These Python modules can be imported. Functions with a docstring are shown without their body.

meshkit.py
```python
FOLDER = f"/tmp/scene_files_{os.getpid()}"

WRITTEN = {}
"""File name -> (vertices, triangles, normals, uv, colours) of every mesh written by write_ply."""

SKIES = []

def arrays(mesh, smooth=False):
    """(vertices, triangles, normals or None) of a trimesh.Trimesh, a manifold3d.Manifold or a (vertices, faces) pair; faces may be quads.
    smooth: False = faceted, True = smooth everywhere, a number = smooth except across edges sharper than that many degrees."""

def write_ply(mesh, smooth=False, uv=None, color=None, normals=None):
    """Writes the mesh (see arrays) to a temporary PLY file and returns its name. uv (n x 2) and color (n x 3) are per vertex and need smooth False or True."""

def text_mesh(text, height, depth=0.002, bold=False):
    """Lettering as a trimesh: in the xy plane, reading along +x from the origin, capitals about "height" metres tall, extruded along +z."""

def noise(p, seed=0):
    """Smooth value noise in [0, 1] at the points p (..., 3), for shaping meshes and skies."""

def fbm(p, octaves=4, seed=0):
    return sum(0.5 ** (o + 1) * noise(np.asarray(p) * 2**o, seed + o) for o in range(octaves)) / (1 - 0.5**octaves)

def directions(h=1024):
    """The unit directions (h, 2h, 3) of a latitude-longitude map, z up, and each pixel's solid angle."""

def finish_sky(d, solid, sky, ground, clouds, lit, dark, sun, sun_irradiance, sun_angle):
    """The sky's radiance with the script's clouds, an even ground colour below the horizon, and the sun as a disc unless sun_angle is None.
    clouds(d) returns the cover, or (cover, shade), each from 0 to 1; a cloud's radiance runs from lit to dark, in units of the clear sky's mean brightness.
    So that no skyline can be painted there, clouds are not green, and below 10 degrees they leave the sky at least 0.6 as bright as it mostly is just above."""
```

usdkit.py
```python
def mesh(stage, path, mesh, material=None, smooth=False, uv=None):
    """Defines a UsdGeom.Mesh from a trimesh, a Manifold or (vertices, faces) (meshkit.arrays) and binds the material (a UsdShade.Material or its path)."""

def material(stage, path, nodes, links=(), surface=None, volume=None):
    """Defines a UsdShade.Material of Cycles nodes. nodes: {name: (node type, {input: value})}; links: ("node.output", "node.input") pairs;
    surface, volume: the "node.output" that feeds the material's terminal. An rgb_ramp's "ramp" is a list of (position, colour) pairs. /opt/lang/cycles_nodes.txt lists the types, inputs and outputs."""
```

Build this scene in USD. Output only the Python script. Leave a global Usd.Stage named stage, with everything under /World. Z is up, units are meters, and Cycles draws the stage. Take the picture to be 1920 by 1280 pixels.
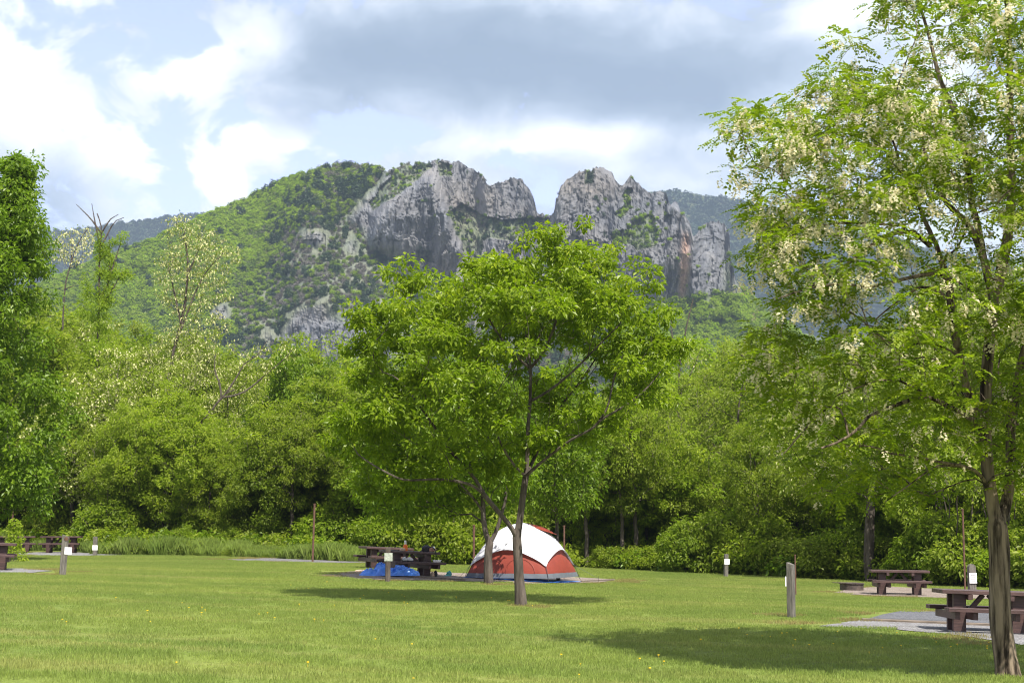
import math
import numpy as np
import usdkit
import meshkit
from pxr import Usd, UsdGeom, UsdLux, UsdShade, Gf, Sdf, Vt

stage = Usd.Stage.CreateInMemory()
UsdGeom.SetStageUpAxis(stage, "Z")
UsdGeom.SetStageMetersPerUnit(stage, 1.0)
UsdGeom.Xform.Define(stage, "/World")
UsdGeom.Scope.Define(stage, "/World/Looks")

# ------------------------------------------------------------------ camera, sky, sun, exposure
F, CX, CY, HORIZON, EYE = 3000.0, 960.0, 640.0, 995.0, 1.7
PITCH = math.atan((HORIZON - CY) / F)
cam = UsdGeom.Camera.Define(stage, "/World/camera")
cam.AddTranslateOp().Set(Gf.Vec3d(0, 0, EYE))
cam.AddRotateXOp().Set(90 + math.degrees(PITCH))
cam.CreateHorizontalApertureAttr(36.0)
cam.CreateVerticalApertureAttr(24.0)
cam.CreateFocalLengthAttr(36.0 * F / 1920)
cam.CreateFStopAttr(3.2)
cam.CreateFocusDistanceAttr(27.0)
cam.CreateClippingRangeAttr(Gf.Vec2f(0.1, 30000))
cam.CreateExposureAttr(1.0)

SUN_EL = math.radians(56)
sd = np.array([0.45, -0.89])
sd /= np.linalg.norm(sd)
SUN = np.array([sd[0] * math.cos(SUN_EL), sd[1] * math.cos(SUN_EL), math.sin(SUN_EL)])
SUN_ROT = math.atan2(SUN[0], SUN[1])
sun = UsdLux.DistantLight.Define(stage, "/World/sun")
sun.CreateIntensityAttr(1.2)
sun.CreateAngleAttr(0.5)
sun.CreateNormalizeAttr(True)
sun.CreateColorAttr(Gf.Vec3f(1.0, 0.95, 0.87))
q = Gf.Rotation(Gf.Vec3d(0, 0, -1), Gf.Vec3d(*(-SUN))).GetQuat()
sun.AddOrientOp().Set(Gf.Quatf(q))


def sky_material():
    """Clear physical sky with clouds mixed in by noise; the larger cloud banks and gaps lie in given directions."""
    N = {"tc": ("texture_coordinate", {}),
         "sky": ("sky_texture", {"sky_type": "single_scattering", "sun_disc": False, "sun_elevation": SUN_EL, "sun_rotation": SUN_ROT, "air_density": 1.0, "aerosol_density": 0.6, "ozone_density": 1.2}),
         "mp": ("mapping", {"scale": (17.0, 17.0, 23.0), "location": (3.1, 1.7, 5.6)}),
         "n1": ("noise_texture", {"scale": 1.0, "detail": 9.0, "roughness": 0.58, "distortion": 0.35}),
         "n1b": ("math", {"math_type": "subtract", "value2": 0.17}), "mp2": ("mapping", {"scale": (8.0, 8.0, 13.0), "location": (7.3, 2.2, 1.6)}),
         "n2": ("noise_texture", {"scale": 1.0, "detail": 5.0, "roughness": 0.5, "distortion": 0.2}),
         "sk": ("mix_color", {"blend_type": "multiply", "fac": 1.0, "b": (1.36, 1.04, 1.22), "use_clamp": False}), "bg": ("background_shader", {"strength": 0.125})}
    L = [("n1.fac", "n1b.value1"), ("sky.color", "sk.a"), ("tc.generated", "mp.vector"), ("mp.vector", "n1.vector"), ("tc.generated", "mp2.vector"), ("mp2.vector", "n2.vector")]
    count = [0]

    def node(kind, inputs, feeds):
        count[0] += 1
        n = f"x{count[0]}"
        N[n] = (kind, inputs)
        for a, b in feeds:
            L.append((a, f"{n}.{b}"))
        return n

    def blob(px, py, rx, ry):
        d = np.array([(px - CX) / F, 1.0, (HORIZON - py) / F])
        d /= np.linalg.norm(d)
        sx, sz = F / rx, F / ry
        m = node("mapping", {"scale": (sx, sx, sz), "location": tuple(-d * np.array([sx, sx, sz]))}, [("tc.generated", "vector")])
        l = node("vector_math", {"math_type": "length"}, [(f"{m}.vector", "vector1")])
        r = node("map_range", {"range_type": "smoothstep", "from_min": 0.0, "from_max": 1.6, "to_min": 1.0, "to_max": 0.0}, [(f"{l}.value", "value")])
        return f"{r}.result"

    def total(start, blobs):
        at = start
        for px, py, rx, ry, a in blobs:
            m = node("math", {"math_type": "multiply_add", "value2": a}, [(blob(px, py, rx, ry), "value1"), (at, "value3")])
            at = f"{m}.value"
        return at

    nz = node("math", {"math_type": "multiply_add", "value2": 2.3, "value3": -0.65}, [("n1.fac", "value1")])
    cover = total(f"{nz}.value", [(310, 300, 66, 85, -0.34), (475, 345, 70, 36, -0.32), (700, 235, 115, 36, -0.40), (545, 280, 45, 24, -.26), (345, 55, 46, 34, -0.32), (465, 208, 50, 18, -0.26), (950, 285, 50, 26, -0.30), (640, 350, 50, 20, -.1), (250, 420, 60, 30, -.12),
                              (110, 260, 200, 130, 0.12), (420, 110, 190, 90, 0.12), (1050, 130, 420, 110, 0.3), (690, 90, 130, 90, 0.45), (930, 25, 200, 60, 0.4), (90, 200, 130, 90, 0.2), (560, 60, 120, 70, 0.2), (600, 290, 70, 30, 0.10), (1100, 250, 260, 60, 0.2), (1500, 150, 300, 250, 0.2)])
    shade = total("n2.fac", [(1080, 120, 360, 90, -0.50), (830, 60, 300, 80, -0.26), (1330, 300, 220, 90, -0.22), (1300, 150, 200, 60, -0.18), (600, 110, 120, 60, -0.08), (110, 225, 150, 75, 0.34), (300, 110, 110, 60, 0.34), (430, 240, 90, 45, 0.2),
                              (220, 330, 90, 80, 0.18), (400, 330, 60, 60, 0.16), (600, 280, 90, 40, 0.26), (1100, 245, 190, 34, 0.30), (1560, 20, 90, 40, 0.3), (470, 60, 80, 50, 0.25), (40, 400, 120, 60, -0.1), (150, 40, 140, 50, -0.1)])
    cv = node("map_range", {"range_type": "smoothstep", "from_min": 0.30, "from_max": 0.52, "to_min": 0.0, "to_max": 0.97}, [(cover, "value")])
    # fine structure carries over into the shade of the clouds
    sh = node("math", {"math_type": "multiply_add", "value2": 0.8}, [("n1b.value", "value1"), (shade, "value3")])
    rp = node("rgb_ramp", {"ramp": [(0.22, (0.97, 1.27, 1.60)), (0.45, (1.42, 1.74, 2.08)), (0.62, (2.3, 2.65, 3.05)), (0.76, (3.5, 3.7, 3.9)), (0.90, (4.7, 4.8, 4.85)), (1.0, (6.0, 6.0, 6.0))]}, [(f"{sh}.value", "fac")])
    mx = node("mix_color", {"use_clamp": False}, [(f"{cv}.result", "fac"), ("sk.result", "a"), (f"{rp}.color", "b")])
    L.append((f"{mx}.result", "bg.color"))
    return usdkit.material(stage, "/World/Looks/sky_look", N, L, surface="bg.background")


sky = UsdLux.DomeLight.Define(stage, "/World/sky")
sky.CreateIntensityAttr(1.0)
UsdShade.MaterialBindingAPI.Apply(sky.GetPrim()).Bind(sky_material())
sky.GetPrim().SetCustomDataByKey("kind", "structure")
sky.GetPrim().SetCustomDataByKey("label", "bright spring sky with white clouds, blue gaps and one grey bank")

# ------------------------------------------------------------------ helpers
rng = np.random.default_rng(11)
cp, sp = math.cos(PITCH), math.sin(PITCH)


def ray(px, py):
    """Direction through a pixel of the photograph, scaled to y = 1."""
    a, b = (np.asarray(px, float) - CX) / F, (CY - np.asarray(py, float)) / F
    y, z = cp - sp * b, sp + cp * b
    return a / y, z / y


def pt(px, py, Y):
    a, e = ray(px, py)
    return np.array([a * Y, Y, EYE + e * Y])


def ground(x, y):
    x, y = np.asarray(x, float), np.asarray(y, float)
    w = np.clip((y - 130) / 300, 0, 1)
    near = 0.1 - 0.62 * np.tanh(x / 15.0) + 0.03 * np.sin(x * 0.31 + y * 0.17) + 0.025 * np.sin(y * 0.23 - x * 0.11)
    return near * (1 - w) - 4.0 * w


def at(px, py):
    """The point of the ground seen at a pixel."""
    a, e = ray(px, py)
    Y = 40.0
    for _ in range(200):
        Y += 0.5 * ((ground(a * Y, Y) - EYE) / e - Y)
    return np.array([a * Y, Y, float(ground(a * Y, Y))])


used = {}


def numbered(path):
    n = used.get(path, 0)
    used[path] = n + 1
    return path if n == 0 else f"{path}_{n:03d}"


def tag(prim, label=None, category=None, group=None, kind=None):
    p = prim.GetPrim() if hasattr(prim, "GetPrim") else prim
    for k, v in (("label", label), ("category", category), ("group", group), ("kind", kind)):
        if v:
            p.SetCustomDataByKey(k, v)
    return p


def thing(name, label, cat, loc=(0, 0, 0), rotz=0.0, group=None, tilt=0.0, scale=None):
    x = UsdGeom.Xform.Define(stage, numbered("/World/" + name))
    x.AddTranslateOp().Set(Gf.Vec3d(*map(float, loc)))
    if tilt:
        x.AddRotateYOp().Set(math.degrees(tilt))
    if rotz:
        x.AddRotateZOp().Set(math.degrees(rotz))
    if scale is not None:
        x.AddScaleOp().Set(Gf.Vec3f(*map(float, np.broadcast_to(scale, 3))))
    tag(x, label, cat, group)
    return str(x.GetPath())


def obj(parent, name, mesh, mat, smooth=False, tint=None, **custom):
    path = numbered(f"{parent}/{name}")
    m = usdkit.mesh(stage, path, mesh, mat, smooth=smooth)
    if tint is not None:
        UsdGeom.PrimvarsAPI(m).CreatePrimvar("tint", Sdf.ValueTypeNames.FloatArray, "vertex").Set(Vt.FloatArray.FromNumpy(np.asarray(tint, np.float32)))
    tag(m, **custom)
    return path


class MB:
    """Collects pieces into one mesh."""

    def __init__(self):
        self.v, self.f, self.n = [], [], 0

    def add(self, v, f):
        v, f = np.asarray(v, float), np.asarray(f, int)
        if f.shape[1] == 4:
            f = np.vstack([f[:, [0, 1, 2]], f[:, [0, 2, 3]]])
        self.v.append(v)
        self.f.append(f + self.n)
        self.n += len(v)
        return self

    def get(self):
        return np.vstack(self.v), np.vstack(self.f)


def box(sx, sy, sz, c=(0, 0, 0), ch=0.008, R=None):
    """A box with chamfered edges."""
    h = np.array([sx, sy, sz]) / 2
    ch = min(ch, h.min() * 0.45)
    pts = []
    for s in np.ndindex(2, 2, 2):
        s = np.array(s) * 2 - 1
        for k in range(3):
            q = h - ch
            q[k] = h[k]
            pts.append(s * q)
    import trimesh
    m = trimesh.convex.convex_hull(np.array(pts))
    v = np.array(m.vertices)
    if R is not None:
        v = v @ np.asarray(R).T
    return v + np.asarray(c), np.array(m.faces)


def roty(a):
    c, s = math.cos(a), math.sin(a)
    return np.array([[c, 0, s], [0, 1, 0], [-s, 0, c]])


def rotz(a):
    c, s = math.cos(a), math.sin(a)
    return np.array([[c, -s, 0], [s, c, 0], [0, 0, 1]])


def tube(P, r, sides=6, cap=True, wob=0.0, seed=0):
    P = np.asarray(P, float)
    r = np.broadcast_to(np.asarray(r, float), (len(P),))
    t = np.gradient(P, axis=0)
    t /= np.linalg.norm(t, axis=1, keepdims=True) + 1e-12
    ref = np.array([0.31, 0.93, 0.19]) if abs(t[0] @ np.array([0.31, 0.93, 0.19])) < 0.9 else np.array([0.95, -0.2, 0.2])
    a = np.cross(t, ref)
    a /= np.linalg.norm(a, axis=1, keepdims=True) + 1e-12
    b = np.cross(t, a)
    ang = np.arange(sides) * 2 * np.pi / sides
    rad = r[:, None] * np.ones(sides)
    if wob:
        q = np.stack([np.cos(ang)[None] * 1.7 + 0 * rad, np.sin(ang)[None] * 1.7 + 0 * rad, P[:, 2:3] * 1.3 + 0 * rad], -1)
        rad = rad * (1 + wob * (meshkit.fbm(q + seed * 7.7, 3, seed) - 0.5) * 2)
    v = (P[:, None] + rad[..., None] * (np.cos(ang)[None, :, None] * a[:, None] + np.sin(ang)[None, :, None] * b[:, None])).reshape(-1, 3)
    i, j = np.meshgrid(np.arange(len(P) - 1), np.arange(sides), indexing="ij")
    f = np.stack([i * sides + j, i * sides + (j + 1) % sides, (i + 1) * sides + (j + 1) % sides, (i + 1) * sides + j], -1).reshape(-1, 4)
    f = np.vstack([f[:, [0, 1, 2]], f[:, [0, 2, 3]]])
    if cap:
        n = len(v)
        v = np.vstack([v, P[0], P[-1]])
        k = np.arange(sides)
        f = np.vstack([f, np.stack([np.full(sides, n), (k + 1) % sides, k], 1), np.stack([np.full(sides, n + 1), (len(P) - 1) * sides + k, (len(P) - 1) * sides + (k + 1) % sides], 1)])
    return v, f


def inside(poly, x, y):
    x, y = np.asarray(x, float), np.asarray(y, float)
    r = np.zeros(x.shape, bool)
    p = np.asarray(poly, float)
    for (x0, y0), (x1, y1) in zip(p, np.roll(p, -1, 0)):
        c = (y0 > y) != (y1 > y)
        with np.errstate(divide="ignore", invalid="ignore"):
            r ^= c & (x < (x1 - x0) * (y - y0) / (y1 - y0 + 1e-12) + x0)
    return r


def edge_distance(poly, x, y):
    p = np.asarray(poly, float)
    q = np.stack([x, y], -1).astype(float)
    best = np.full(q.shape[:-1], 1e9)
    for a, b in zip(p, np.roll(p, -1, 0)):
        t = np.clip(((q - a) @ (b - a)) / ((b - a) @ (b - a) + 1e-12), 0, 1)
        best = np.minimum(best, np.linalg.norm(q - a - t[..., None] * (b - a), axis=-1))
    return best


# ------------------------------------------------------------------ materials
LK = "/World/Looks/"


def leaf_look(name, dark, light, trans=0.35, rough=0.5, warm=(1.25, 1.15, 0.55), spec=0.35):
    """Leaves: colour varies from leaf to leaf (tint) and from plant to plant; light passes through."""
    mean = (np.array(dark) + np.array(light)) / 2
    return usdkit.material(stage, LK + name, {
        "at": ("attribute", {"attribute": "tint"}), "oi": ("object_info", {}),
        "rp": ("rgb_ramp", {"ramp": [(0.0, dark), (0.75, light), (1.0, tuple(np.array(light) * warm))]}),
        "vr": ("hsv", {"saturation": 1.0, "hue": 0.5}), "mr": ("map_range", {"from_min": 0, "from_max": 1, "to_min": 0.82, "to_max": 1.18}),
        "p": ("principled_bsdf", {"roughness": rough, "specular_ior_level": spec}), "t": ("translucent_bsdf", {}),
        "tc": ("mix_color", {"blend_type": "multiply", "fac": 1.0, "b": (1.08, 1.25, 0.6), "use_clamp": False}), "m": ("mix_closure", {"fac": trans})},
        [("at.fac", "rp.fac"), ("rp.color", "vr.color"), ("oi.random", "mr.value"), ("mr.result", "vr.value"), ("vr.color", "p.base_color"), ("vr.color", "tc.a"), ("tc.result", "t.color"),
         ("p.BSDF", "m.closure1"), ("t.BSDF", "m.closure2")], surface="m.closure")


def plain(name, col, rough=0.7, var=0.12, scale=6.0, stretch=(1, 1, 1), bump=0.0, bscale=40.0, spec=0.3, col2=None, detail=4.0, metallic=0.0, contrast=0.2):
    c = np.array(col)
    c2 = np.array(col2) if col2 is not None else np.clip(c * (1 + var * 2), 0, 1)
    n = {"tc": ("texture_coordinate", {}), "mp": ("mapping", {"scale": stretch}), "n": ("noise_texture", {"scale": scale, "detail": detail, "roughness": 0.6}),
         "rp": ("rgb_ramp", {"ramp": [(0.5 - contrast, tuple(c * (1 - var))), (0.5 + contrast, tuple(c2))]}), "p": ("principled_bsdf", {"roughness": rough, "specular_ior_level": spec, "metallic": metallic})}
    l = [("tc.object", "mp.vector"), ("mp.vector", "n.vector"), ("n.fac", "rp.fac"), ("rp.color", "p.base_color")]
    if bump:
        n["n2"] = ("noise_texture", {"scale": bscale, "detail": 5.0, "roughness": 0.6})
        n["b"] = ("bump", {"strength": bump, "distance": 0.02})
        l += [("mp.vector", "n2.vector"), ("n2.fac", "b.height"), ("b.normal", "p.normal")]
    return usdkit.material(stage, LK + name, n, l, surface="p.BSDF")


def grass_nodes(dark, light, dry, straw=0.42):
    return ({"g": ("geometry", {}), "mp": ("mapping", {"scale": (0.22, 0.22, 0.0)}), "n": ("noise_texture", {"scale": 1.0, "detail": 4.0, "roughness": 0.55}),
             "mp2": ("mapping", {"scale": (0.10, 1.15, 0.0), "rotation": (0, 0, 0.16)}), "n2": ("noise_texture", {"scale": 1.0, "detail": 3.0, "roughness": 0.6}),
             "c1": ("mix_color", {"a": dark, "b": light}), "r1": ("map_range", {"from_min": 0.35, "from_max": 0.65}), "r2": ("map_range", {"from_min": 0.5, "from_max": 0.72, "to_max": straw, "clamp": True}),
             "c2": ("mix_color", {"b": dry})},
            [("g.position", "mp.vector"), ("mp.vector", "n.vector"), ("g.position", "mp2.vector"), ("mp2.vector", "n2.vector"), ("n.fac", "r1.value"), ("r1.result", "c1.fac"),
             ("n2.fac", "r2.value"), ("r2.result", "c2.fac"), ("c1.result", "c2.a")])


def blade_look(name, dark, light, dry, straw=0.55):
    n, l = grass_nodes(dark, light, dry, straw)
    n |= {"at": ("attribute", {"attribute": "tint"}), "mv": ("map_range", {"to_min": 0.72, "to_max": 1.3}), "h": ("hsv", {"hue": 0.5, "saturation": 1.0}),
          "p": ("principled_bsdf", {"roughness": 0.55, "specular_ior_level": 0.3}), "t": ("translucent_bsdf", {}), "m": ("mix_closure", {"fac": 0.4})}
    l += [("at.fac", "mv.value"), ("mv.result", "h.value"), ("c2.result", "h.color"), ("h.color", "p.base_color"), ("h.color", "t.color"), ("p.BSDF", "m.closure1"), ("t.BSDF", "m.closure2")]
    return usdkit.material(stage, LK + name, n, l, surface="m.closure")


LAWN = ((0.168, 0.232, 0.044), (0.238, 0.292, 0.058), (0.37, 0.34, 0.12))
n_, l_ = grass_nodes(*LAWN)
n_ |= {"nf": ("noise_texture", {"scale": 14.0, "detail": 4.0, "roughness": 0.7}), "rf": ("map_range", {"from_min": 0.3, "from_max": 0.7, "to_min": 0.42, "to_max": 0.88}), "hv": ("hsv", {"hue": 0.5, "saturation": 1.0}),
       "p": ("principled_bsdf", {"roughness": 0.9, "specular_ior_level": 0.1}), "b": ("bump", {"strength": 0.7, "distance": 0.05})}
l_ += [("g.position", "nf.vector"), ("nf.fac", "rf.value"), ("rf.result", "hv.value"), ("c2.result", "hv.color"), ("hv.color", "p.base_color"), ("nf.fac", "b.height"), ("b.normal", "p.normal")]
M_lawn = usdkit.material(stage, LK + "lawn_look", n_, l_, surface="p.BSDF")
M_blade = blade_look("grass_blade_look", *LAWN)
M_blade_dry = blade_look("dry_blade_look", (0.24, 0.20, 0.07), (0.22, 0.2, 0.06), (0.34, 0.25, 0.11))
M_tall = blade_look("tall_grass_look", (0.14, 0.205, 0.036), (0.21, 0.28, 0.05), (0.26, 0.29, 0.09), 0.4)
M_flower = plain("dandelion_look", (0.75, 0.5, 0.02), 0.7)
M_bark = plain("grey_bark_look", (0.05, 0.04, 0.032), 0.9, 0.35, 9.0, (1, 1, 0.18), 0.9, 22.0, 0.15, (0.135, 0.112, 0.092))
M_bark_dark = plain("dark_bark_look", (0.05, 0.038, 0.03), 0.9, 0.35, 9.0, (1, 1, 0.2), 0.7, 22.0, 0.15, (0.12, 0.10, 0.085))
M_locust_bark = plain("furrowed_bark_look", (0.035, 0.026, 0.017), 0.92, 0.4, 11.0, (1, 1, 0.10), 1.0, 13.0, 0.12, (0.21, 0.165, 0.115), 7.0, contrast=0.10)
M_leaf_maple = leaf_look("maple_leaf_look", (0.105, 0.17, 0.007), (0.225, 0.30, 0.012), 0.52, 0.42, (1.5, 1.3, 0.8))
M_leaf_second = leaf_look("shade_leaf_look", (0.10, 0.17, 0.010), (0.19, 0.28, 0.014), 0.54)
M_leaf_dark = leaf_look("dark_leaf_look", (0.075, 0.135, 0.009), (0.155, 0.235, 0.013), 0.45, 0.42)
M_leaf_wood = leaf_look("woodland_leaf_look", (0.155, 0.21, 0.016), (0.27, 0.33, 0.03), 0.6)
M_leaf_pale = leaf_look("pale_leaf_look", (0.165, 0.21, 0.02), (0.26, 0.315, 0.04), 0.58)
M_leaf_locust = leaf_look("locust_leaf_look", (0.135, 0.205, 0.010), (0.24, 0.31, 0.014), 0.52, 0.5, (1.2, 1.1, 0.8))
M_leaf_shrub = leaf_look("shrub_leaf_look", (0.14, 0.205, 0.014), (0.25, 0.325, 0.026), 0.6)
M_blossom = usdkit.material(stage, LK + "blossom_look", {"at": ("attribute", {"attribute": "tint"}), "rp": ("rgb_ramp", {"ramp": [(0, (0.62, 0.55, 0.34)), (1, (0.88, 0.81, 0.60))]}), "p": ("principled_bsdf", {"roughness": 0.7, "specular_ior_level": 0.2}),
                            "t": ("translucent_bsdf", {"color": (0.85, 0.78, 0.55)}), "m": ("mix_closure", {"fac": 0.5})}, [("at.fac", "rp.fac"), ("rp.color", "p.base_color"), ("p.BSDF", "m.closure1"), ("t.BSDF", "m.closure2")], surface="m.closure")
M_blossom_far = usdkit.material(stage, LK + "far_blossom_look", {"at": ("attribute", {"attribute": "tint"}), "rp": ("rgb_ramp", {"ramp": [(0, (0.30, 0.32, 0.10)), (1, (0.54, 0.52, 0.27))]}), "p": ("principled_bsdf", {"roughness": 0.7, "specular_ior_level": 0.2})}, [("at.fac", "rp.fac"), ("rp.color", "p.base_color")], surface="p.BSDF")
M_table = plain("brown_wood_look", (0.05, 0.027, 0.024), 0.5, 0.25, 5.0, (0.6, 6, 6), 0.25, 30.0, 0.45, (0.085, 0.047, 0.041))
M_post = plain("weathered_wood_look", (0.085, 0.078, 0.068), 0.85, 0.3, 7.0, (5, 5, 0.5), 0.5, 30.0, 0.2, (0.19, 0.175, 0.15))
M_sign = plain("white_card_look", (0.78, 0.78, 0.76), 0.6, 0.03)
M_card_grey = plain("faded_card_look", (0.30, 0.32, 0.27), 0.6, 0.2, 20.0)
M_print = plain("print_look", (0.12, 0.13, 0.14), 0.7, 0.1)
M_rust = plain("rusty_metal_look", (0.095, 0.05, 0.034), 0.75, 0.25, 12.0)
M_steel = plain("sooty_steel_look", (0.045, 0.038, 0.035), 0.65, 0.4, 8.0, col2=(0.10, 0.075, 0.06))
M_timber = plain("timber_edging_look", (0.11, 0.085, 0.065), 0.85, 0.3, 6.0, (0.5, 5, 5), col2=(0.2, 0.165, 0.13))


def gravel_look(name, c, c2, var_scale=60.0):
    return usdkit.material(stage, LK + name, {"g": ("geometry", {}), "v": ("voronoi_texture", {"scale": 38.0}), "n": ("noise_texture", {"scale": 1.3, "detail": 5.0}), "rp": ("rgb_ramp", {"ramp": [(0.0, tuple(np.array(c) * 0.5)), (0.5, tuple(np.array(c) * 0.85)), (1.0, tuple(np.array(c2) * 0.88))]}),
                           "s": ("separate_color", {}), "mx": ("mix_color", {"blend_type": "multiply", "fac": 0.5, "use_clamp": False}), "r2": ("rgb_ramp", {"ramp": [(0.35, (0.7, 0.66, 0.6)), (0.65, (1.2, 1.2, 1.2))]}),
                           "p": ("principled_bsdf", {"roughness": 0.9, "specular_ior_level": 0.2}), "b": ("bump", {"strength": 0.8, "distance": 0.02})},
                           [("g.position", "v.vector"), ("g.position", "n.vector"), ("v.color", "s.color"), ("s.r", "rp.fac"), ("rp.color", "mx.a"), ("n.fac", "r2.fac"), ("r2.color", "mx.b"), ("mx.result", "p.base_color"), ("v.distance", "b.height"), ("b.normal", "p.normal")], surface="p.BSDF")


M_gravel = gravel_look("pale_gravel_look", (0.20, 0.196, 0.195), (0.33, 0.325, 0.325))
M_gravel_dark = gravel_look("blue_grey_gravel_look", (0.115, 0.118, 0.13), (0.20, 0.205, 0.215))
M_gravel_pink = gravel_look("sandy_gravel_look", (0.235, 0.19, 0.155), (0.34, 0.29, 0.25))
M_road = gravel_look("road_gravel_look", (0.16, 0.157, 0.157), (0.26, 0.25, 0.25))

# ------------------------------------------------------------------ plant building


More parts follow.
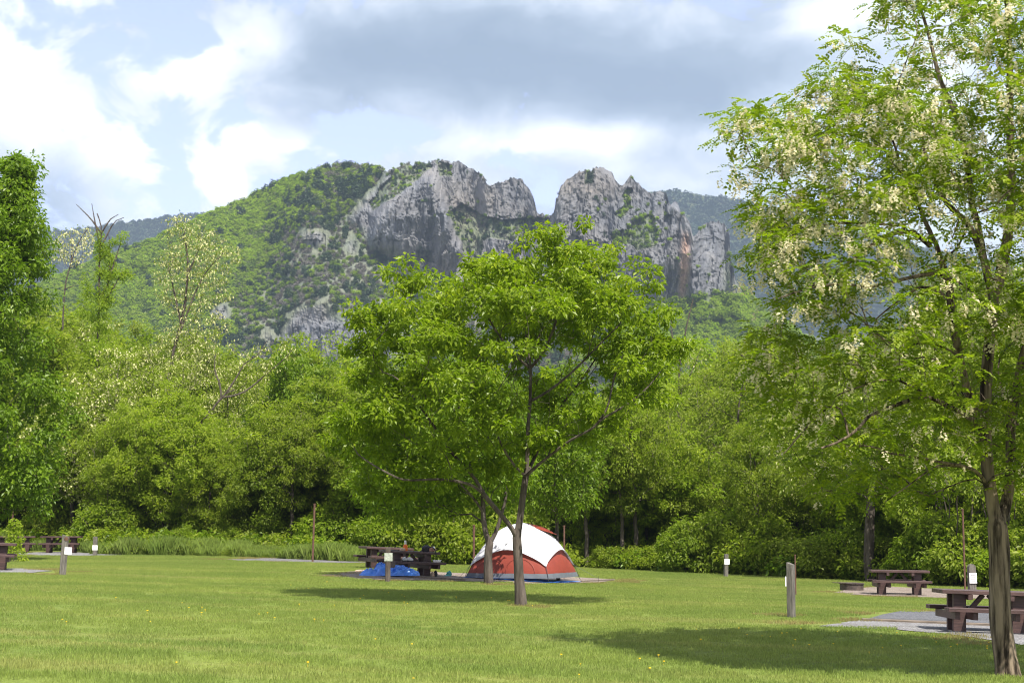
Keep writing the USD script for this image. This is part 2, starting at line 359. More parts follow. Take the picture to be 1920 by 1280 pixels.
class Skeleton:
    def __init__(self):
        self.p, self.par, self.r0 = [], [], []

    def add(self, pos, parent, r0=0.0):
        self.p.append(np.asarray(pos, float))
        self.par.append(parent)
        self.r0.append(r0)
        return len(self.p) - 1

    def path(self, pts, parent=-1, r=(0, 0), step=0.18, jit=0.0, rg=None):
        """A limb through the points, smoothed; returns the indices of its nodes."""
        pts = np.asarray(pts, float)
        if parent >= 0:
            pts = np.vstack([self.p[parent], pts])
        s = np.r_[0, np.cumsum(np.linalg.norm(np.diff(pts, axis=0), axis=1))]
        n = max(3, int(s[-1] / step) + 1)
        t = np.linspace(0, s[-1], n)
        if len(pts) > 3:
            from scipy.interpolate import PchipInterpolator
            P = PchipInterpolator(s + np.arange(len(s)) * 1e-6, pts)(t)
        else:
            P = np.stack([np.interp(t, s, pts[:, k]) for k in range(3)], 1)
        if jit and rg is not None:
            P[1:-1] += rg.normal(0, jit, (n - 2, 3))
        R = np.linspace(r[0], r[1], n)
        ids = []
        for i in range(1 if parent >= 0 else 0, n):
            parent = self.add(P[i], parent, R[i])
            ids.append(parent)
        return ids

    def grow(self, targets, rg, alpha=0.45, step=0.25, lift=0.25, first=0):
        cap = len(self.p) + 1
        P = np.zeros((len(self.p) + len(targets) * 40 + 100, 3))
        D = np.zeros(len(P))
        n = len(self.p)
        P[:n] = self.p
        for i in range(n):
            if self.par[i] >= 0:
                D[i] = D[self.par[i]] + np.linalg.norm(P[i] - P[self.par[i]])
        ok = np.zeros(len(P))
        ok[:first] = 1e6
        root = P[0]
        ends = []
        for t in sorted(targets, key=lambda q: np.linalg.norm(q - root)):
            d = np.linalg.norm(P[:n] - t, axis=1)
            below = np.maximum(P[:n, 2] - t[2], 0)
            k = int(np.argmin(d + alpha * D[:n] + 0.6 * below + ok[:n]))
            m = min(38, max(1, int(d[k] / step)))
            pr = self.par[k]
            tang = P[k] - P[pr] if pr >= 0 else np.array([0, 0, 1.0])
            tang = tang / (np.linalg.norm(tang) + 1e-9)
            c = P[k] + (0.35 * tang + 0.4 * (t - P[k]) / (d[k] + 1e-9) + np.array([0, 0, lift])) * d[k] * 0.5
            s = (np.arange(m) + 1) / m
            B = (1 - s)[:, None] ** 2 * P[k] + 2 * (s * (1 - s))[:, None] * c + s[:, None] ** 2 * t
            if m > 2:
                B[:-1] += rg.normal(0, 0.06 * step, (m - 1, 3))
            prev = k
            for b in B:
                D[n] = D[prev] + np.linalg.norm(b - P[prev])
                P[n] = b
                prev = self.add(b, prev)
                n += 1
            ends.append(prev)
        return ends

    def mesh(self, tip=0.006, power=0.42, split=None, wob=0.12):
        """Tubes; split(mean radius) -> key lets thick and thin wood become two parts."""
        n = len(self.p)
        P, par = np.array(self.p), np.array(self.par)
        cnt = np.zeros(n)
        kids = np.zeros(n, int)
        for i in range(n):
            if par[i] >= 0:
                kids[par[i]] += 1
        for i in range(n - 1, -1, -1):
            if kids[i] == 0:
                cnt[i] += 1
            if par[i] >= 0:
                cnt[par[i]] += cnt[i]
        r = np.maximum(tip * cnt ** power, np.array(self.r0))
        for i in range(n):
            if par[i] >= 0 and self.r0[i] == 0:
                r[i] = min(r[i], r[par[i]] * 0.96)
        main = np.full(n, -1)
        for i in range(n):
            if par[i] >= 0 and (main[par[i]] < 0 or r[i] > r[main[par[i]]]):
                main[par[i]] = i
        out = {}
        for i in range(n):
            if par[i] < 0 or main[par[i]] != i:
                ch = [] if par[i] < 0 else [par[i]]
                k = i
                while k >= 0:
                    ch.append(k)
                    k = main[k]
                if len(ch) < 2:
                    continue
                R = r[ch].copy()
                if par[i] >= 0:
                    R[0] = min(R[0], R[1] * 1.15)
                rm = R.max()
                sides = 3 if rm < 0.014 else 5 if rm < 0.045 else 9 if rm < 0.09 else 16
                key = split(rm) if split else "wood"
                if key == "trunk" and par[i] >= 0:
                    key = f"limb_{i:05d}"
                out.setdefault(key, MB()).add(*tube(P[ch], R, sides, wob=wob if rm > 0.05 else 0, seed=i % 50))
        return {k: b.get() for k, b in out.items()}


def unit(v):
    return v / (np.linalg.norm(v, axis=-1, keepdims=True) + 1e-9)


def leaf_mesh(pos, axis, nrm, length, width, fold=0.25):
    """Folded kites: base at pos, pointing along axis, facing nrm."""
    side = unit(np.cross(nrm, axis))
    nrm = np.cross(axis, side)
    L, W = np.asarray(length)[:, None], np.asarray(width)[:, None]
    mid = pos + axis * L * 0.42
    v = np.stack([pos, mid + side * W / 2 + nrm * W * fold, pos + axis * L - nrm * L * 0.08, mid - side * W / 2 + nrm * W * fold], 1)
    i = np.arange(len(pos))[:, None] * 4
    f = np.concatenate([i + np.array([[0, 2, 1]]), i + np.array([[0, 3, 2]])], 0)
    return v.reshape(-1, 3), f


def clump_leaves(centres, n, radius, size, rg, flat=0.65, droop=0.35, up=0.75, hue=None):
    """Leaves round twig ends; returns (vertices, faces, tint)."""
    m = len(centres)
    k = np.repeat(np.arange(m), n)
    d = unit(rg.normal(size=(len(k), 3)))
    rr = rg.random(len(k)) ** 0.45
    rad = np.broadcast_to(radius, (m,))[k]
    off = d * (rr * rad)[:, None] * np.array([1, 1, flat])
    pos = centres[k] + off
    out = unit(off + 1e-3)
    axis = unit(out * 0.8 + rg.normal(0, 0.5, (len(k), 3)) + np.array([0, 0, -droop]))
    nrm = unit(np.array([0, 0, up]) + out * 0.45 + rg.normal(0, 0.45, (len(k), 3)))
    L = size * rg.uniform(0.65, 1.25, len(k))
    v, f = leaf_mesh(pos, axis, nrm, L, L * rg.uniform(0.42, 0.62, len(k)))
    base = (rg.random(m) if hue is None else np.asarray(hue))[k]
    tint = np.clip(0.55 * rg.random(len(k)) + 0.45 * base, 0, 1)
    return v, f, np.repeat(tint, 4)


def ellipsoid_targets(rg, ells, n, shell=0.55, sep=0.45):
    """Points spread through a union of ellipsoids (centre, radii), mostly near the surface, kept apart."""
    vol = np.array([np.prod(r) for _, r in ells]) ** 0.75
    out = []
    tries = 0
    while len(out) < n and tries < n * 40:
        tries += 1
        c, r = ells[rg.choice(len(ells), p=vol / vol.sum())]
        q = unit(rg.normal(size=3)) * (shell + (1 - shell) * rg.random()) ** 0.6
        p = np.array(c) + q * np.array(r)
        if out and np.min(np.linalg.norm(np.array(out) - p, axis=1)) < sep * (0.7 + 0.6 * rg.random()):
            continue
        out.append(p)
    return np.array(out)


def polygon_targets(rg, poly, Y0, thick, n, sep, holes=(), back=1.0, reach=110.0):
    """Points in the volume of a crown whose outline as seen from the lawn is given; the crown is as deep as it is wide."""
    p = np.asarray(poly, float)
    lo, hi = p.min(0), p.max(0)
    out = np.zeros((0, 3))
    for _ in range(n * 30):
        if len(out) >= n:
            break
        x, y = rg.uniform(lo, hi)
        if not inside(poly, x, y):
            continue
        e = float(edge_distance(poly, np.array(x), np.array(y)))
        t = thick * math.sqrt(min(1, e / reach))
        s = rg.uniform(-1, 1)
        s = np.sign(s) * abs(s) ** 0.6
        if any(((x - cx) / rx) ** 2 + ((y - cy) / ry) ** 2 < 1 and rg.random() < w * (1.0 if s < 0.2 else back) for cx, cy, rx, ry, w in holes):
            continue
        q = pt(x, y, Y0 + s * t)
        if len(out) and np.min(np.linalg.norm(out - q, axis=1)) < sep * (0.7 + 0.6 * rg.random()):
            continue
        out = np.vstack([out, q])
    return out


#PART2
# ------------------------------------------------------------------ ground
def ground_sheet():
    ys = np.r_[np.linspace(-40, 4, 12), np.linspace(5, 90, 171), np.linspace(92, 140, 25), np.linspace(150, 430, 20), np.geomspace(470, 9000, 14)]
    u = np.r_[np.linspace(-1, 1, 161)]
    X = np.sign(u)[None] * np.abs(u)[None] ** 1.0 * (np.maximum(ys, 30) * 0.62 + 12)[:, None]
    Y = np.broadcast_to(ys[:, None], X.shape)
    v = np.stack([X, Y, ground(X, Y)], -1).reshape(-1, 3)
    w = len(u)
    i, j = np.meshgrid(np.arange(len(ys) - 1), np.arange(w - 1), indexing="ij")
    f = np.stack([i * w + j, i * w + j + 1, (i + 1) * w + j + 1, (i + 1) * w + j], -1).reshape(-1, 4)
    return v, f


obj("/World", "ground", ground_sheet(), M_lawn, smooth=True, kind="structure", label="mown lawn sloping gently down to the right, with dry streaks")


def lawn_edge(px):
    return np.interp(px, [-200, 0, 130, 190, 600, 1100, 1300, 1500, 1920, 2200], [84, 84, 83, 76, 75, 76, 73, 68, 60, 57])


def pad(name, outline_px, mat, label, lift=0.012, wob=0.10, cell=0.22):
    """A thin sheet of gravel on the ground with an uneven rim."""
    import trimesh
    from shapely.geometry import Polygon
    q = np.array([at(x, y)[:2] for x, y in outline_px])
    poly = Polygon(q).buffer(0)
    b = poly.boundary
    n = int(b.length / 0.18)
    e = np.array([b.interpolate(i / n, normalized=True).coords[0] for i in range(n)])
    e += (meshkit.fbm(np.c_[e * 2.1, np.zeros(n)], 3, 5)[:, None] - 0.5) * 2 * wob * np.array([1.0, 1.6])
    poly = Polygon(e).buffer(0)
    if poly.geom_type != "Polygon":
        poly = max(poly.geoms, key=lambda g: g.area)
    v, f = trimesh.creation.triangulate_polygon(poly, engine="earcut")
    m = trimesh.Trimesh(np.c_[v, np.zeros(len(v))], f)
    for _ in range(3):
        m = m.subdivide_to_size(0.6, max_iter=14) if False else m
    vv, ff = trimesh.remesh.subdivide_to_size(m.vertices, m.faces, 0.7, max_iter=16)
    vv[:, 2] = ground(vv[:, 0], vv[:, 1]) + lift
    if np.cross(vv[ff[0, 1]] - vv[ff[0, 0]], vv[ff[0, 2]] - vv[ff[0, 0]])[2] < 0:
        ff = ff[:, ::-1]
    obj("/World", name, (vv, ff), mat, smooth=True, kind="structure", label=label)
    PADS.append(np.array(poly.exterior.coords))


PADS = []
pad("gravel_pad", [(1535, 1174), (1600, 1164), (1640, 1160), (1990, 1170), (1990, 1222), (1900, 1206), (1790, 1190), (1680, 1180)], M_gravel, "pale gravel pad under the nearest picnic table at right")
pad("tent_pad", [(1622, 1163), (1655, 1153), (1690, 1146), (1990, 1150), (1990, 1177), (1800, 1169)], M_gravel_dark, "blue grey gravel tent pad behind the nearest picnic table", lift=0.024, wob=0.03)
pad("gravel_pad", [(1560, 1111), (1600, 1103), (1660, 1099), (1760, 1104), (1990, 1117), (1990, 1128), (1840, 1122), (1650, 1117)], M_gravel_pink, "thin sandy gravel strip under the fire ring and its picnic table")
pad("gravel_pad", [(600, 1078), (660, 1071), (760, 1070), (860, 1074), (1000, 1078), (1100, 1083), (1155, 1086), (1120, 1092), (1000, 1094), (860, 1089), (720, 1087), (640, 1082)], M_gravel_pink, "sandy gravel pad under the tent and the paired picnic tables")
pad("gravel_pad", [(-60, 1066), (40, 1065.5), (96, 1070), (60, 1073.5), (-60, 1074)], M_gravel, "pale gravel strip beside the leftmost picnic table")
pad("gravel_pad", [(20, 1036), (120, 1034), (210, 1036), (230, 1040), (150, 1042), (30, 1040)], M_gravel, "pale gravel pad under the picnic table behind the numbered signpost")
pad("gravel_road", [(190, 1035), (260, 1032), (338, 1034), (338, 1038), (260, 1039), (200, 1040)], M_road, "grey gravel loop road ending beside the tall grass")
pad("gravel_road", [(415, 1049), (500, 1046), (600, 1046), (690, 1048), (690, 1054), (600, 1055), (480, 1052)], M_road, "grey gravel road edge behind the rusty pole")


def on_pad(x, y, grow=0.0):
    r = np.zeros(np.shape(x), bool)
    for p in PADS:
        r |= inside(p, x, y)
    return r


# ------------------------------------------------------------------ far ridges and the mountain
def grid_faces(nr, nc):
    i, j = np.meshgrid(np.arange(nr - 1), np.arange(nc - 1), indexing="ij")
    return np.stack([i * nc + j, (i + 1) * nc + j, (i + 1) * nc + j + 1, i * nc + j + 1], -1).reshape(-1, 4)


def instances(name, protos, P, S, which, label, parent="/World", kind="stuff", yaw=None, rg=rng, squash=None):
    """Scattered copies of a few meshes: one PointInstancer."""
    path = numbered(f"{parent}/{name}")
    pi = UsdGeom.PointInstancer.Define(stage, path)
    targets = []
    for k, (mesh, mat, tint) in enumerate(protos):
        targets.append(Sdf.Path(obj(path, "piece", mesh, mat, tint=tint)))
    pi.CreatePrototypesRel().SetTargets(targets)
    pi.CreatePositionsAttr(Vt.Vec3fArray.FromNumpy(np.asarray(P, np.float32)))
    a = rg.uniform(0, 2 * np.pi, len(P)) if yaw is None else yaw
    quat = np.zeros((len(P), 4))
    qs = Vt.QuathArray([Gf.Quath(float(math.cos(x / 2)), 0.0, 0.0, float(math.sin(x / 2))) for x in a])
    pi.CreateOrientationsAttr(qs)
    S = np.asarray(S, float)
    S = np.repeat(S[:, None], 3, 1) if S.ndim == 1 else S
    pi.CreateScalesAttr(Vt.Vec3fArray.FromNumpy(S.astype(np.float32)))
    pi.CreateProtoIndicesAttr(Vt.IntArray.FromNumpy(np.asarray(which, np.int32)))
    tag(pi, label, None, None, kind)
    return path


def crown_proto(seed, n, size, rx=4.0, rz=4.5, lumps=7):
    """A distant tree's crown of leaf clumps, one metre scale, base at the origin."""
    rg = np.random.default_rng(seed)
    c = unit(rg.normal(size=(lumps, 3))) * np.array([0.55, 0.55, 0.5]) * rg.uniform(0.6, 1, (lumps, 1))
    k = rg.integers(0, lumps, n)
    d = unit(rg.normal(size=(n, 3)))
    pos = (c[k] + d * rg.uniform(0.35, 0.5, (n, 1))) * np.array([rx, rx, rz]) + np.array([0, 0, rz * 1.05])
    nrm = unit(d * 0.7 + np.array([0, -0.25, 0.9]) + rg.normal(0, 0.35, (n, 3)))
    axis = unit(np.cross(nrm, rg.normal(size=(n, 3))))
    v, f = leaf_mesh(pos, axis, nrm, size * rg.uniform(0.7, 1.3, n), size * rg.uniform(0.7, 1.1, n), 0.15)
    return (v, f), np.repeat(np.clip(rg.random(n) * 0.6 + rg.random(lumps)[k] * 0.4, 0, 1), 4)


M_hill_green = leaf_look("hill_spring_leaf_look", (0.20, 0.28, 0.014), (0.29, 0.37, 0.022), 0.6)
M_hill_mid = leaf_look("hill_mid_leaf_look", (0.10, 0.155, 0.018), (0.15, 0.215, 0.024), 0.4)
M_hill_pine = leaf_look("hill_pine_look", (0.022, 0.045, 0.02), (0.04, 0.07, 0.026), 0.1)
M_hill_bare = leaf_look("hill_bare_twig_look", (0.115, 0.105, 0.096), (0.185, 0.165, 0.148), 0.2, warm=(1.1, 1.1, 1.0))
M_ridge_leaf = leaf_look("ridge_leaf_look", (0.03, 0.05, 0.022), (0.05, 0.075, 0.028), 0.15)
M_forest_floor = plain("forest_floor_look", (0.05, 0.06, 0.025), 0.95, 0.3, 0.03, col2=(0.09, 0.10, 0.04), spec=0.05)

SKY_LINE = np.array([(-160, 640), (0, 575), (60, 545), (150, 505), (230, 474), (330, 434), (400, 402), (470, 372), (540, 340), (600, 317), (650, 312), (700, 315), (722, 322), (734, 316), (748, 311), (762, 306), (775, 309), (790, 306), (800, 309), (812, 303), (824, 301), (832, 298), (838, 300), (845, 307),
                     (852, 304), (858, 299), (864, 303), (870, 312), (880, 313), (890, 317), (898, 325), (907, 332), (913, 346), (918, 348), (930, 342), (938, 344), (946, 338), (958, 333), (968, 337), (977, 335), (985, 347), (992, 357), (999, 366), (1004, 382), (1006, 398), (1012, 402), (1018, 397), (1022, 405), (1033, 406),
                     (1038, 397), (1041, 385), (1042, 372), (1046, 370), (1050, 352), (1056, 345), (1064, 337), (1074, 329), (1085, 322), (1098, 320), (1106, 322), (1115, 315), (1128, 313), (1138, 317), (1146, 322), (1152, 334), (1160, 343), (1167, 347), (1176, 340), (1184, 329), (1191, 338), (1200, 345), (1206, 354), (1216, 358), (1222, 364),
                     (1232, 358), (1244, 359), (1250, 363), (1253, 376), (1257, 384), (1264, 377), (1272, 384), (1277, 396), (1285, 407), (1292, 413), (1296, 430), (1299, 443), (1305, 440), (1312, 430), (1320, 421), (1332, 417), (1344, 415), (1356, 420), (1365, 430), (1370, 446), (1367, 466), (1368, 486), (1374, 492), (1377, 512), (1382, 532), (1400, 556),
                     (1450, 600), (1520, 640), (1620, 690), (1800, 760)], float)
ROCKS = [[(735, 300), (700, 345), (675, 372), (640, 410), (672, 430), (690, 462), (740, 478), (775, 492), (800, 516), (850, 530), (905, 540), (960, 560), (1050, 575), (1150, 575), (1235, 566), (1300, 560), (1395, 556), (1392, 400), (1300, 330), (1200, 300), (1100, 290), (1000, 310), (900, 290), (800, 280)],
         [(556, 434), (575, 428), (600, 430), (622, 438), (610, 462), (585, 468), (565, 460)], [(645, 450), (668, 440), (680, 470), (660, 486), (645, 475)],
         [(522, 622), (540, 590), (570, 574), (600, 562), (622, 566), (622, 590), (650, 596), (700, 604), (760, 612), (760, 680), (610, 690), (520, 660)], [(385, 588), (410, 572), (432, 566), (432, 600), (400, 612), (384, 608)], [(486, 622), (505, 610), (512, 640), (490, 650)]]
BUSHY = [[(745, 305), (800, 302), (815, 312), (800, 322), (770, 345), (735, 372), (700, 395), (690, 380), (720, 345)], [(838, 400), (870, 380), (900, 402), (945, 412), (1000, 408), (1030, 408), (1024, 440), (960, 452), (920, 445), (880, 462), (858, 440)],
         [(1176, 425), (1195, 408), (1225, 400), (1234, 430), (1228, 462), (1195, 470), (1172, 452)], [(1142, 440), (1172, 430), (1172, 462), (1148, 470)], [(1150, 402), (1166, 385), (1176, 352), (1186, 352), (1180, 390), (1160, 412)], [(1095, 316), (1112, 316), (1112, 342), (1098, 346)], [(820, 300), (845, 310), (850, 330), (825, 330)],
         [(775, 470), (812, 470), (812, 492), (780, 492)], [(870, 440), (905, 450), (900, 500), (870, 480)]]
SLAB = [(690, 462), (702, 410), (728, 372), (765, 345), (800, 322), (818, 335), (828, 362), (838, 398), (846, 430), (862, 462), (872, 492), (820, 500), (780, 480), (730, 472)]
FIN = [(1038, 420), (1040, 370), (1060, 330), (1115, 305), (1160, 335), (1185, 320), (1215, 345), (1258, 352), (1262, 380), (1290, 405), (1302, 450), (1304, 570), (1190, 580), (1130, 560), (1040, 520)]
TOWER = [(1308, 600), (1306, 440), (1318, 405), (1372, 405), (1385, 520), (1390, 600)]


def mountain():
    from scipy.ndimage import gaussian_filter
    dx = 2.2
    cols = np.arange(-150, 1800, dx)
    nr = 240
    top = np.interp(cols, SKY_LINE[:, 0], SKY_LINE[:, 1])
    t = np.linspace(0, 1, nr)
    PY = 950 + (top[None] - 950) * t[:, None] ** 0.72            # row 0 at the foot, last row on the skyline
    PX = np.broadcast_to(cols[None], PY.shape)
    rock = np.zeros(PY.shape)
    for r in ROCKS:
        rock = np.maximum(rock, inside(r, PX + 14 * (meshkit.fbm(np.stack([PX / 22, PY / 22, 0 * PX], -1), 3, 2) - 0.5), PY + 14 * (meshkit.fbm(np.stack([PX / 22, PY / 22, 0 * PX], -1), 3, 9) - 0.5)))
    bush = np.zeros(PY.shape)
    for r in BUSHY:
        bush = np.maximum(bush, inside(r, PX + 16 * (meshkit.fbm(np.stack([PX / 16, PY / 16, 0 * PX], -1), 3, 22) - 0.5), PY))
    soft = gaussian_filter(rock, (2.5, 5))
    scree = gaussian_filter(inside([(540, 430), (700, 350), (1100, 560), (1400, 560), (1400, 600), (1180, 610), (760, 700), (420, 690), (430, 560)], PX + 60 * (meshkit.fbm(np.stack([PX / 60, PY / 60, 0 * PX], -1), 3, 92) - 0.5), PY).astype(float), (4, 8))
    slab, fin, tower = (gaussian_filter(inside(m, PX + 8 * (meshkit.fbm(np.stack([PX / 12, PY / 12, 0 * PX], -1), 3, 4) - 0.5), PY).astype(float), (5.0 if m is SLAB else 2.0, 2.0)) for m in (SLAB, FIN, TOWER))
    E = ray(PX, PY)[1]
    A = ray(PX, PY)[0]
    k = np.where(PY > 690, 2.2, 1.25) * (1 - soft) + 0.16 * soft
    k = np.where(bush > 0, np.maximum(k, 0.5), k)
    k = gaussian_filter(k, (1.5, 7))
    Y = np.zeros(PY.shape)
    Y[0] = 900
    de = np.diff(E, axis=0)
    for i in range(nr - 1):
        Y[i + 1] = Y[i] * (1 + k[i] * de[i] / (1 - np.minimum(k[i] * E[i], 0.6)))
    Y = gaussian_filter(Y, (0, 4))
    q = lambda sx, sy, o, s: meshkit.fbm(np.stack([PX / sx, PY / sy, 0 * PX + s], -1), o, s)
    warp = 26 * (q(60, 70, 3, 31) - 0.5)
    ridged = 1 - np.abs(2 * meshkit.fbm(np.stack([(PX + warp) / 26, (PY - 0.35 * PX) / 170, 0 * PX], -1), 4, 6) - 1)
    ridged2 = 1 - np.abs(2 * meshkit.fbm(np.stack([(PX + warp) / 9, PY / 42, 0 * PX], -1), 3, 16) - 1)
    blocks = np.abs(q(13, 9, 3, 41) - 0.5)
    wx, wy = PX + 0.18 * (PY - 430) + 16 * (q(40, 60, 3, 33) - 0.5), PY + 30 * (q(25, 40, 3, 34) - 0.5)

    def cells(w, h, seed):
        """Upright blocks of rock with sharp joints."""
        cx = np.floor(wx / w + 0.35 * np.floor(wy / h))
        a = np.stack([cx * 7.31 + seed, np.floor(wy / h) * 3.17, 0 * cx], -1)
        return meshkit.noise(a, seed) - 0.5

    joints = 9 * cells(30, 150, 3) + 7 * cells(13, 80, 5) + 4.5 * cells(6, 34, 7)
    relief = soft * (9 * (ridged - 0.6) + 3 * (ridged2 - 0.5) + 16 * (q(70, 110, 3, 8) - 0.5) + 3 * blocks + 4 * (q(5, 11, 3, 12) - 0.5) + joints) + slab * np.clip((515 - PY) / 110, 0, 1) * 34 + fin * np.clip((585 - PY) / 90, 0, 1) * 24 + tower * 14 - bush * soft * 6
    relief += (1 - soft) * 30 * (q(90, 70, 4, 17) - 0.5)
    Y = Y - relief
    crest = top + np.where(rock[-1] > 0, 9.0 * (np.abs(2 * meshkit.fbm(np.c_[cols / 11, cols * 0, cols * 0], 4, 3) - 1) - 0.22) + 4 * (meshkit.noise(np.c_[cols / 3.3, cols * 0, cols * 0], 6) - 0.5), 0)
    E[-1] = ray(cols, crest)[1]
    V = np.stack([A * Y, Y, EYE + E * Y], -1)
    back = [V[-1] + np.array([0, b, -d]) for b, d in ((12, 3), (40, 40), (110, 160), (240, 300))]
    V = np.concatenate([V[:1] * [1, 0.96, 0] + [0, 0, -12], V, np.array(back)], 0)
    full = lambda m: np.concatenate([m[:1], m, np.repeat(m[-1:], 4, 0)], 0)
    streak = gaussian_filter(inside([(1272, 566), (1276, 500), (1281, 440), (1292, 438), (1292, 500), (1284, 566)], PX, PY).astype(float), (3, 1.6))
    m = usdkit.mesh(stage, "/World/mountain", (V.reshape(-1, 3), grid_faces(nr + 5, len(cols))[:, ::-1]), None, smooth=False)
    api = UsdGeom.PrimvarsAPI(m)
    for n, a in (("rock", np.maximum(soft * (1 - 0.45 * bush), 0.62 * scree)), ("rust", streak)):
        api.CreatePrimvar(n, Sdf.ValueTypeNames.FloatArray, "vertex").Set(Vt.FloatArray.FromNumpy(full(a).reshape(-1).astype(np.float32)))
    tag(m, kind="structure", label="grey rock fins with a notch rising from a green forested mountainside")
    look = usdkit.material(stage, LK + "mountain_look", {
        "g": ("geometry", {}), "mp": ("mapping", {"scale": (0.10, 0.03, 0.014)}), "n": ("noise_texture", {"scale": 1.0, "detail": 9.0, "roughness": 0.72, "distortion": 0.15}),
        "rp": ("rgb_ramp", {"ramp": [(0.30, (0.11, 0.108, 0.112)), (0.42, (0.14, 0.138, 0.14)), (0.55, (0.185, 0.18, 0.177)), (0.72, (0.245, 0.232, 0.216))]}),
        "mp2": ("mapping", {"scale": (0.012, 0.012, 0.02)}), "n2": ("noise_texture", {"scale": 1.0, "detail": 6.0, "roughness": 0.6}), "r2": ("rgb_ramp", {"ramp": [(0.4, (0.85, 0.9, 0.97)), (0.62, (1.0, 0.97, 0.93)), (0.75, (1.22, 1.06, 0.86))]}), "m2": ("mix_color", {"blend_type": "multiply", "fac": 1.0, "use_clamp": False}),
        "ar": ("attribute", {"attribute": "rock"}), "au": ("attribute", {"attribute": "rust"}), "rust": ("mix_color", {"b": (0.50, 0.29, 0.18)}), "rf": ("math", {"math_type": "multiply", "value2": 0.5}),
        "nf": ("noise_texture", {"scale": 0.12, "detail": 4.0}), "soil": ("rgb_ramp", {"ramp": [(0.35, (0.08, 0.12, 0.022)), (0.65, (0.13, 0.165, 0.03))]}), "mx": ("mix_color", {}),
        "b": ("bump", {"strength": 0.6, "distance": 2.5}), "p": ("principled_bsdf", {"roughness": 0.95, "specular_ior_level": 0.1})},
        [("g.position", "mp.vector"), ("mp.vector", "n.vector"), ("n.fac", "rp.fac"), ("g.position", "mp2.vector"), ("mp2.vector", "n2.vector"), ("n2.fac", "r2.fac"), ("rp.color", "m2.a"), ("r2.color", "m2.b"), ("m2.result", "rust.a"),
         ("au.fac", "rf.value1"), ("rf.value", "rust.fac"), ("g.position", "nf.vector"), ("nf.fac", "soil.fac"), ("soil.color", "mx.a"), ("rust.result", "mx.b"), ("ar.fac", "mx.fac"), ("mx.result", "p.base_color"), ("n.fac", "b.height"), ("b.normal", "p.normal")], surface="p.BSDF")
    UsdShade.MaterialBindingAPI.Apply(m.GetPrim()).Bind(look)
    # trees on it
    rg = np.random.default_rng(5)
    Vf = V[1:nr + 1]
    area = np.linalg.norm(np.cross(Vf[1:, :-1] - Vf[:-1, :-1], Vf[:-1, 1:] - Vf[:-1, :-1]), axis=-1)
    forest = 1 - rock[:-1, :-1]
    forest = np.maximum(forest * (1 - 0.55 * scree[:-1, :-1]), 0.30 * bush[:-1, :-1])
    ledge = (blocks[:-1, :-1] > 0.19) & (q(30, 40, 3, 77)[:-1, :-1] > 0.52)
    w = area * np.maximum(forest, np.where(ledge, 0.12, 0.003)) * (PY[:-1, :-1] < 900)
    N = 60000
    idx = rg.choice(w.size, N, p=(w / w.sum()).ravel())
    i, j = np.unravel_index(idx, w.shape)
    fu = rg.random((N, 2, 1))
    pos = Vf[i, j] + fu[:, 0] * (Vf[i, j + 1] - Vf[i, j]) + fu[:, 1] * (Vf[i + 1, j] - Vf[i, j])
    px, py = PX[i, j], PY[i, j]
    onrock = (rock[i, j] > 0)
    dry = np.clip((px - 460 + 0.45 * (py - 420)) / 130, 0, 1) * (px < 1150)      # leafless and pine mixture towards the rocks
    dry = np.clip(dry + 0.9 * (meshkit.fbm(np.c_[px / 55, py / 40, 0 * px], 3, 51) - 0.55), 0, 1)
    u = rg.random(N)
    zone = meshkit.fbm(np.c_[px / 18, py / 14, 0 * px], 2, 61)
    which = np.where(u < dry * 0.80, np.where(zone > 0.42, 3, 2), np.where(u < dry * 0.92, 1, np.where(zone > 0.66, 1, 0)))
    which = np.where((zone < 0.26) & (u > 0.7), 2, which)
    variant = rg.integers(0, 2, N)
    s = rg.uniform(0.5, 0.98, N) * np.where(onrock, 0.55, 1.0) * np.where(which == 3, 0.8, 1.0) * (1 - 0.25 * scree[i, j])
    pos[:, 2] -= 1.6 * s
    protos = []
    for kind, (mat, n, sz) in enumerate(((M_hill_green, 170, 1.7), (M_hill_mid, 170, 1.6), (M_hill_pine, 150, 1.4), (M_hill_bare, 130, 1.2))):
        for vnt in range(2):
            m2, tint = crown_proto(100 + kind * 2 + vnt, n, sz, 4.2, (3.9, 4.0, 5.6, 4.6)[kind])
            protos.append((m2, mat, tint))
    instances("mountain_forest", protos, pos, s, which * 2 + variant, "spring green and leafless grey trees covering the mountainside below and beside the rocks", rg=rg)


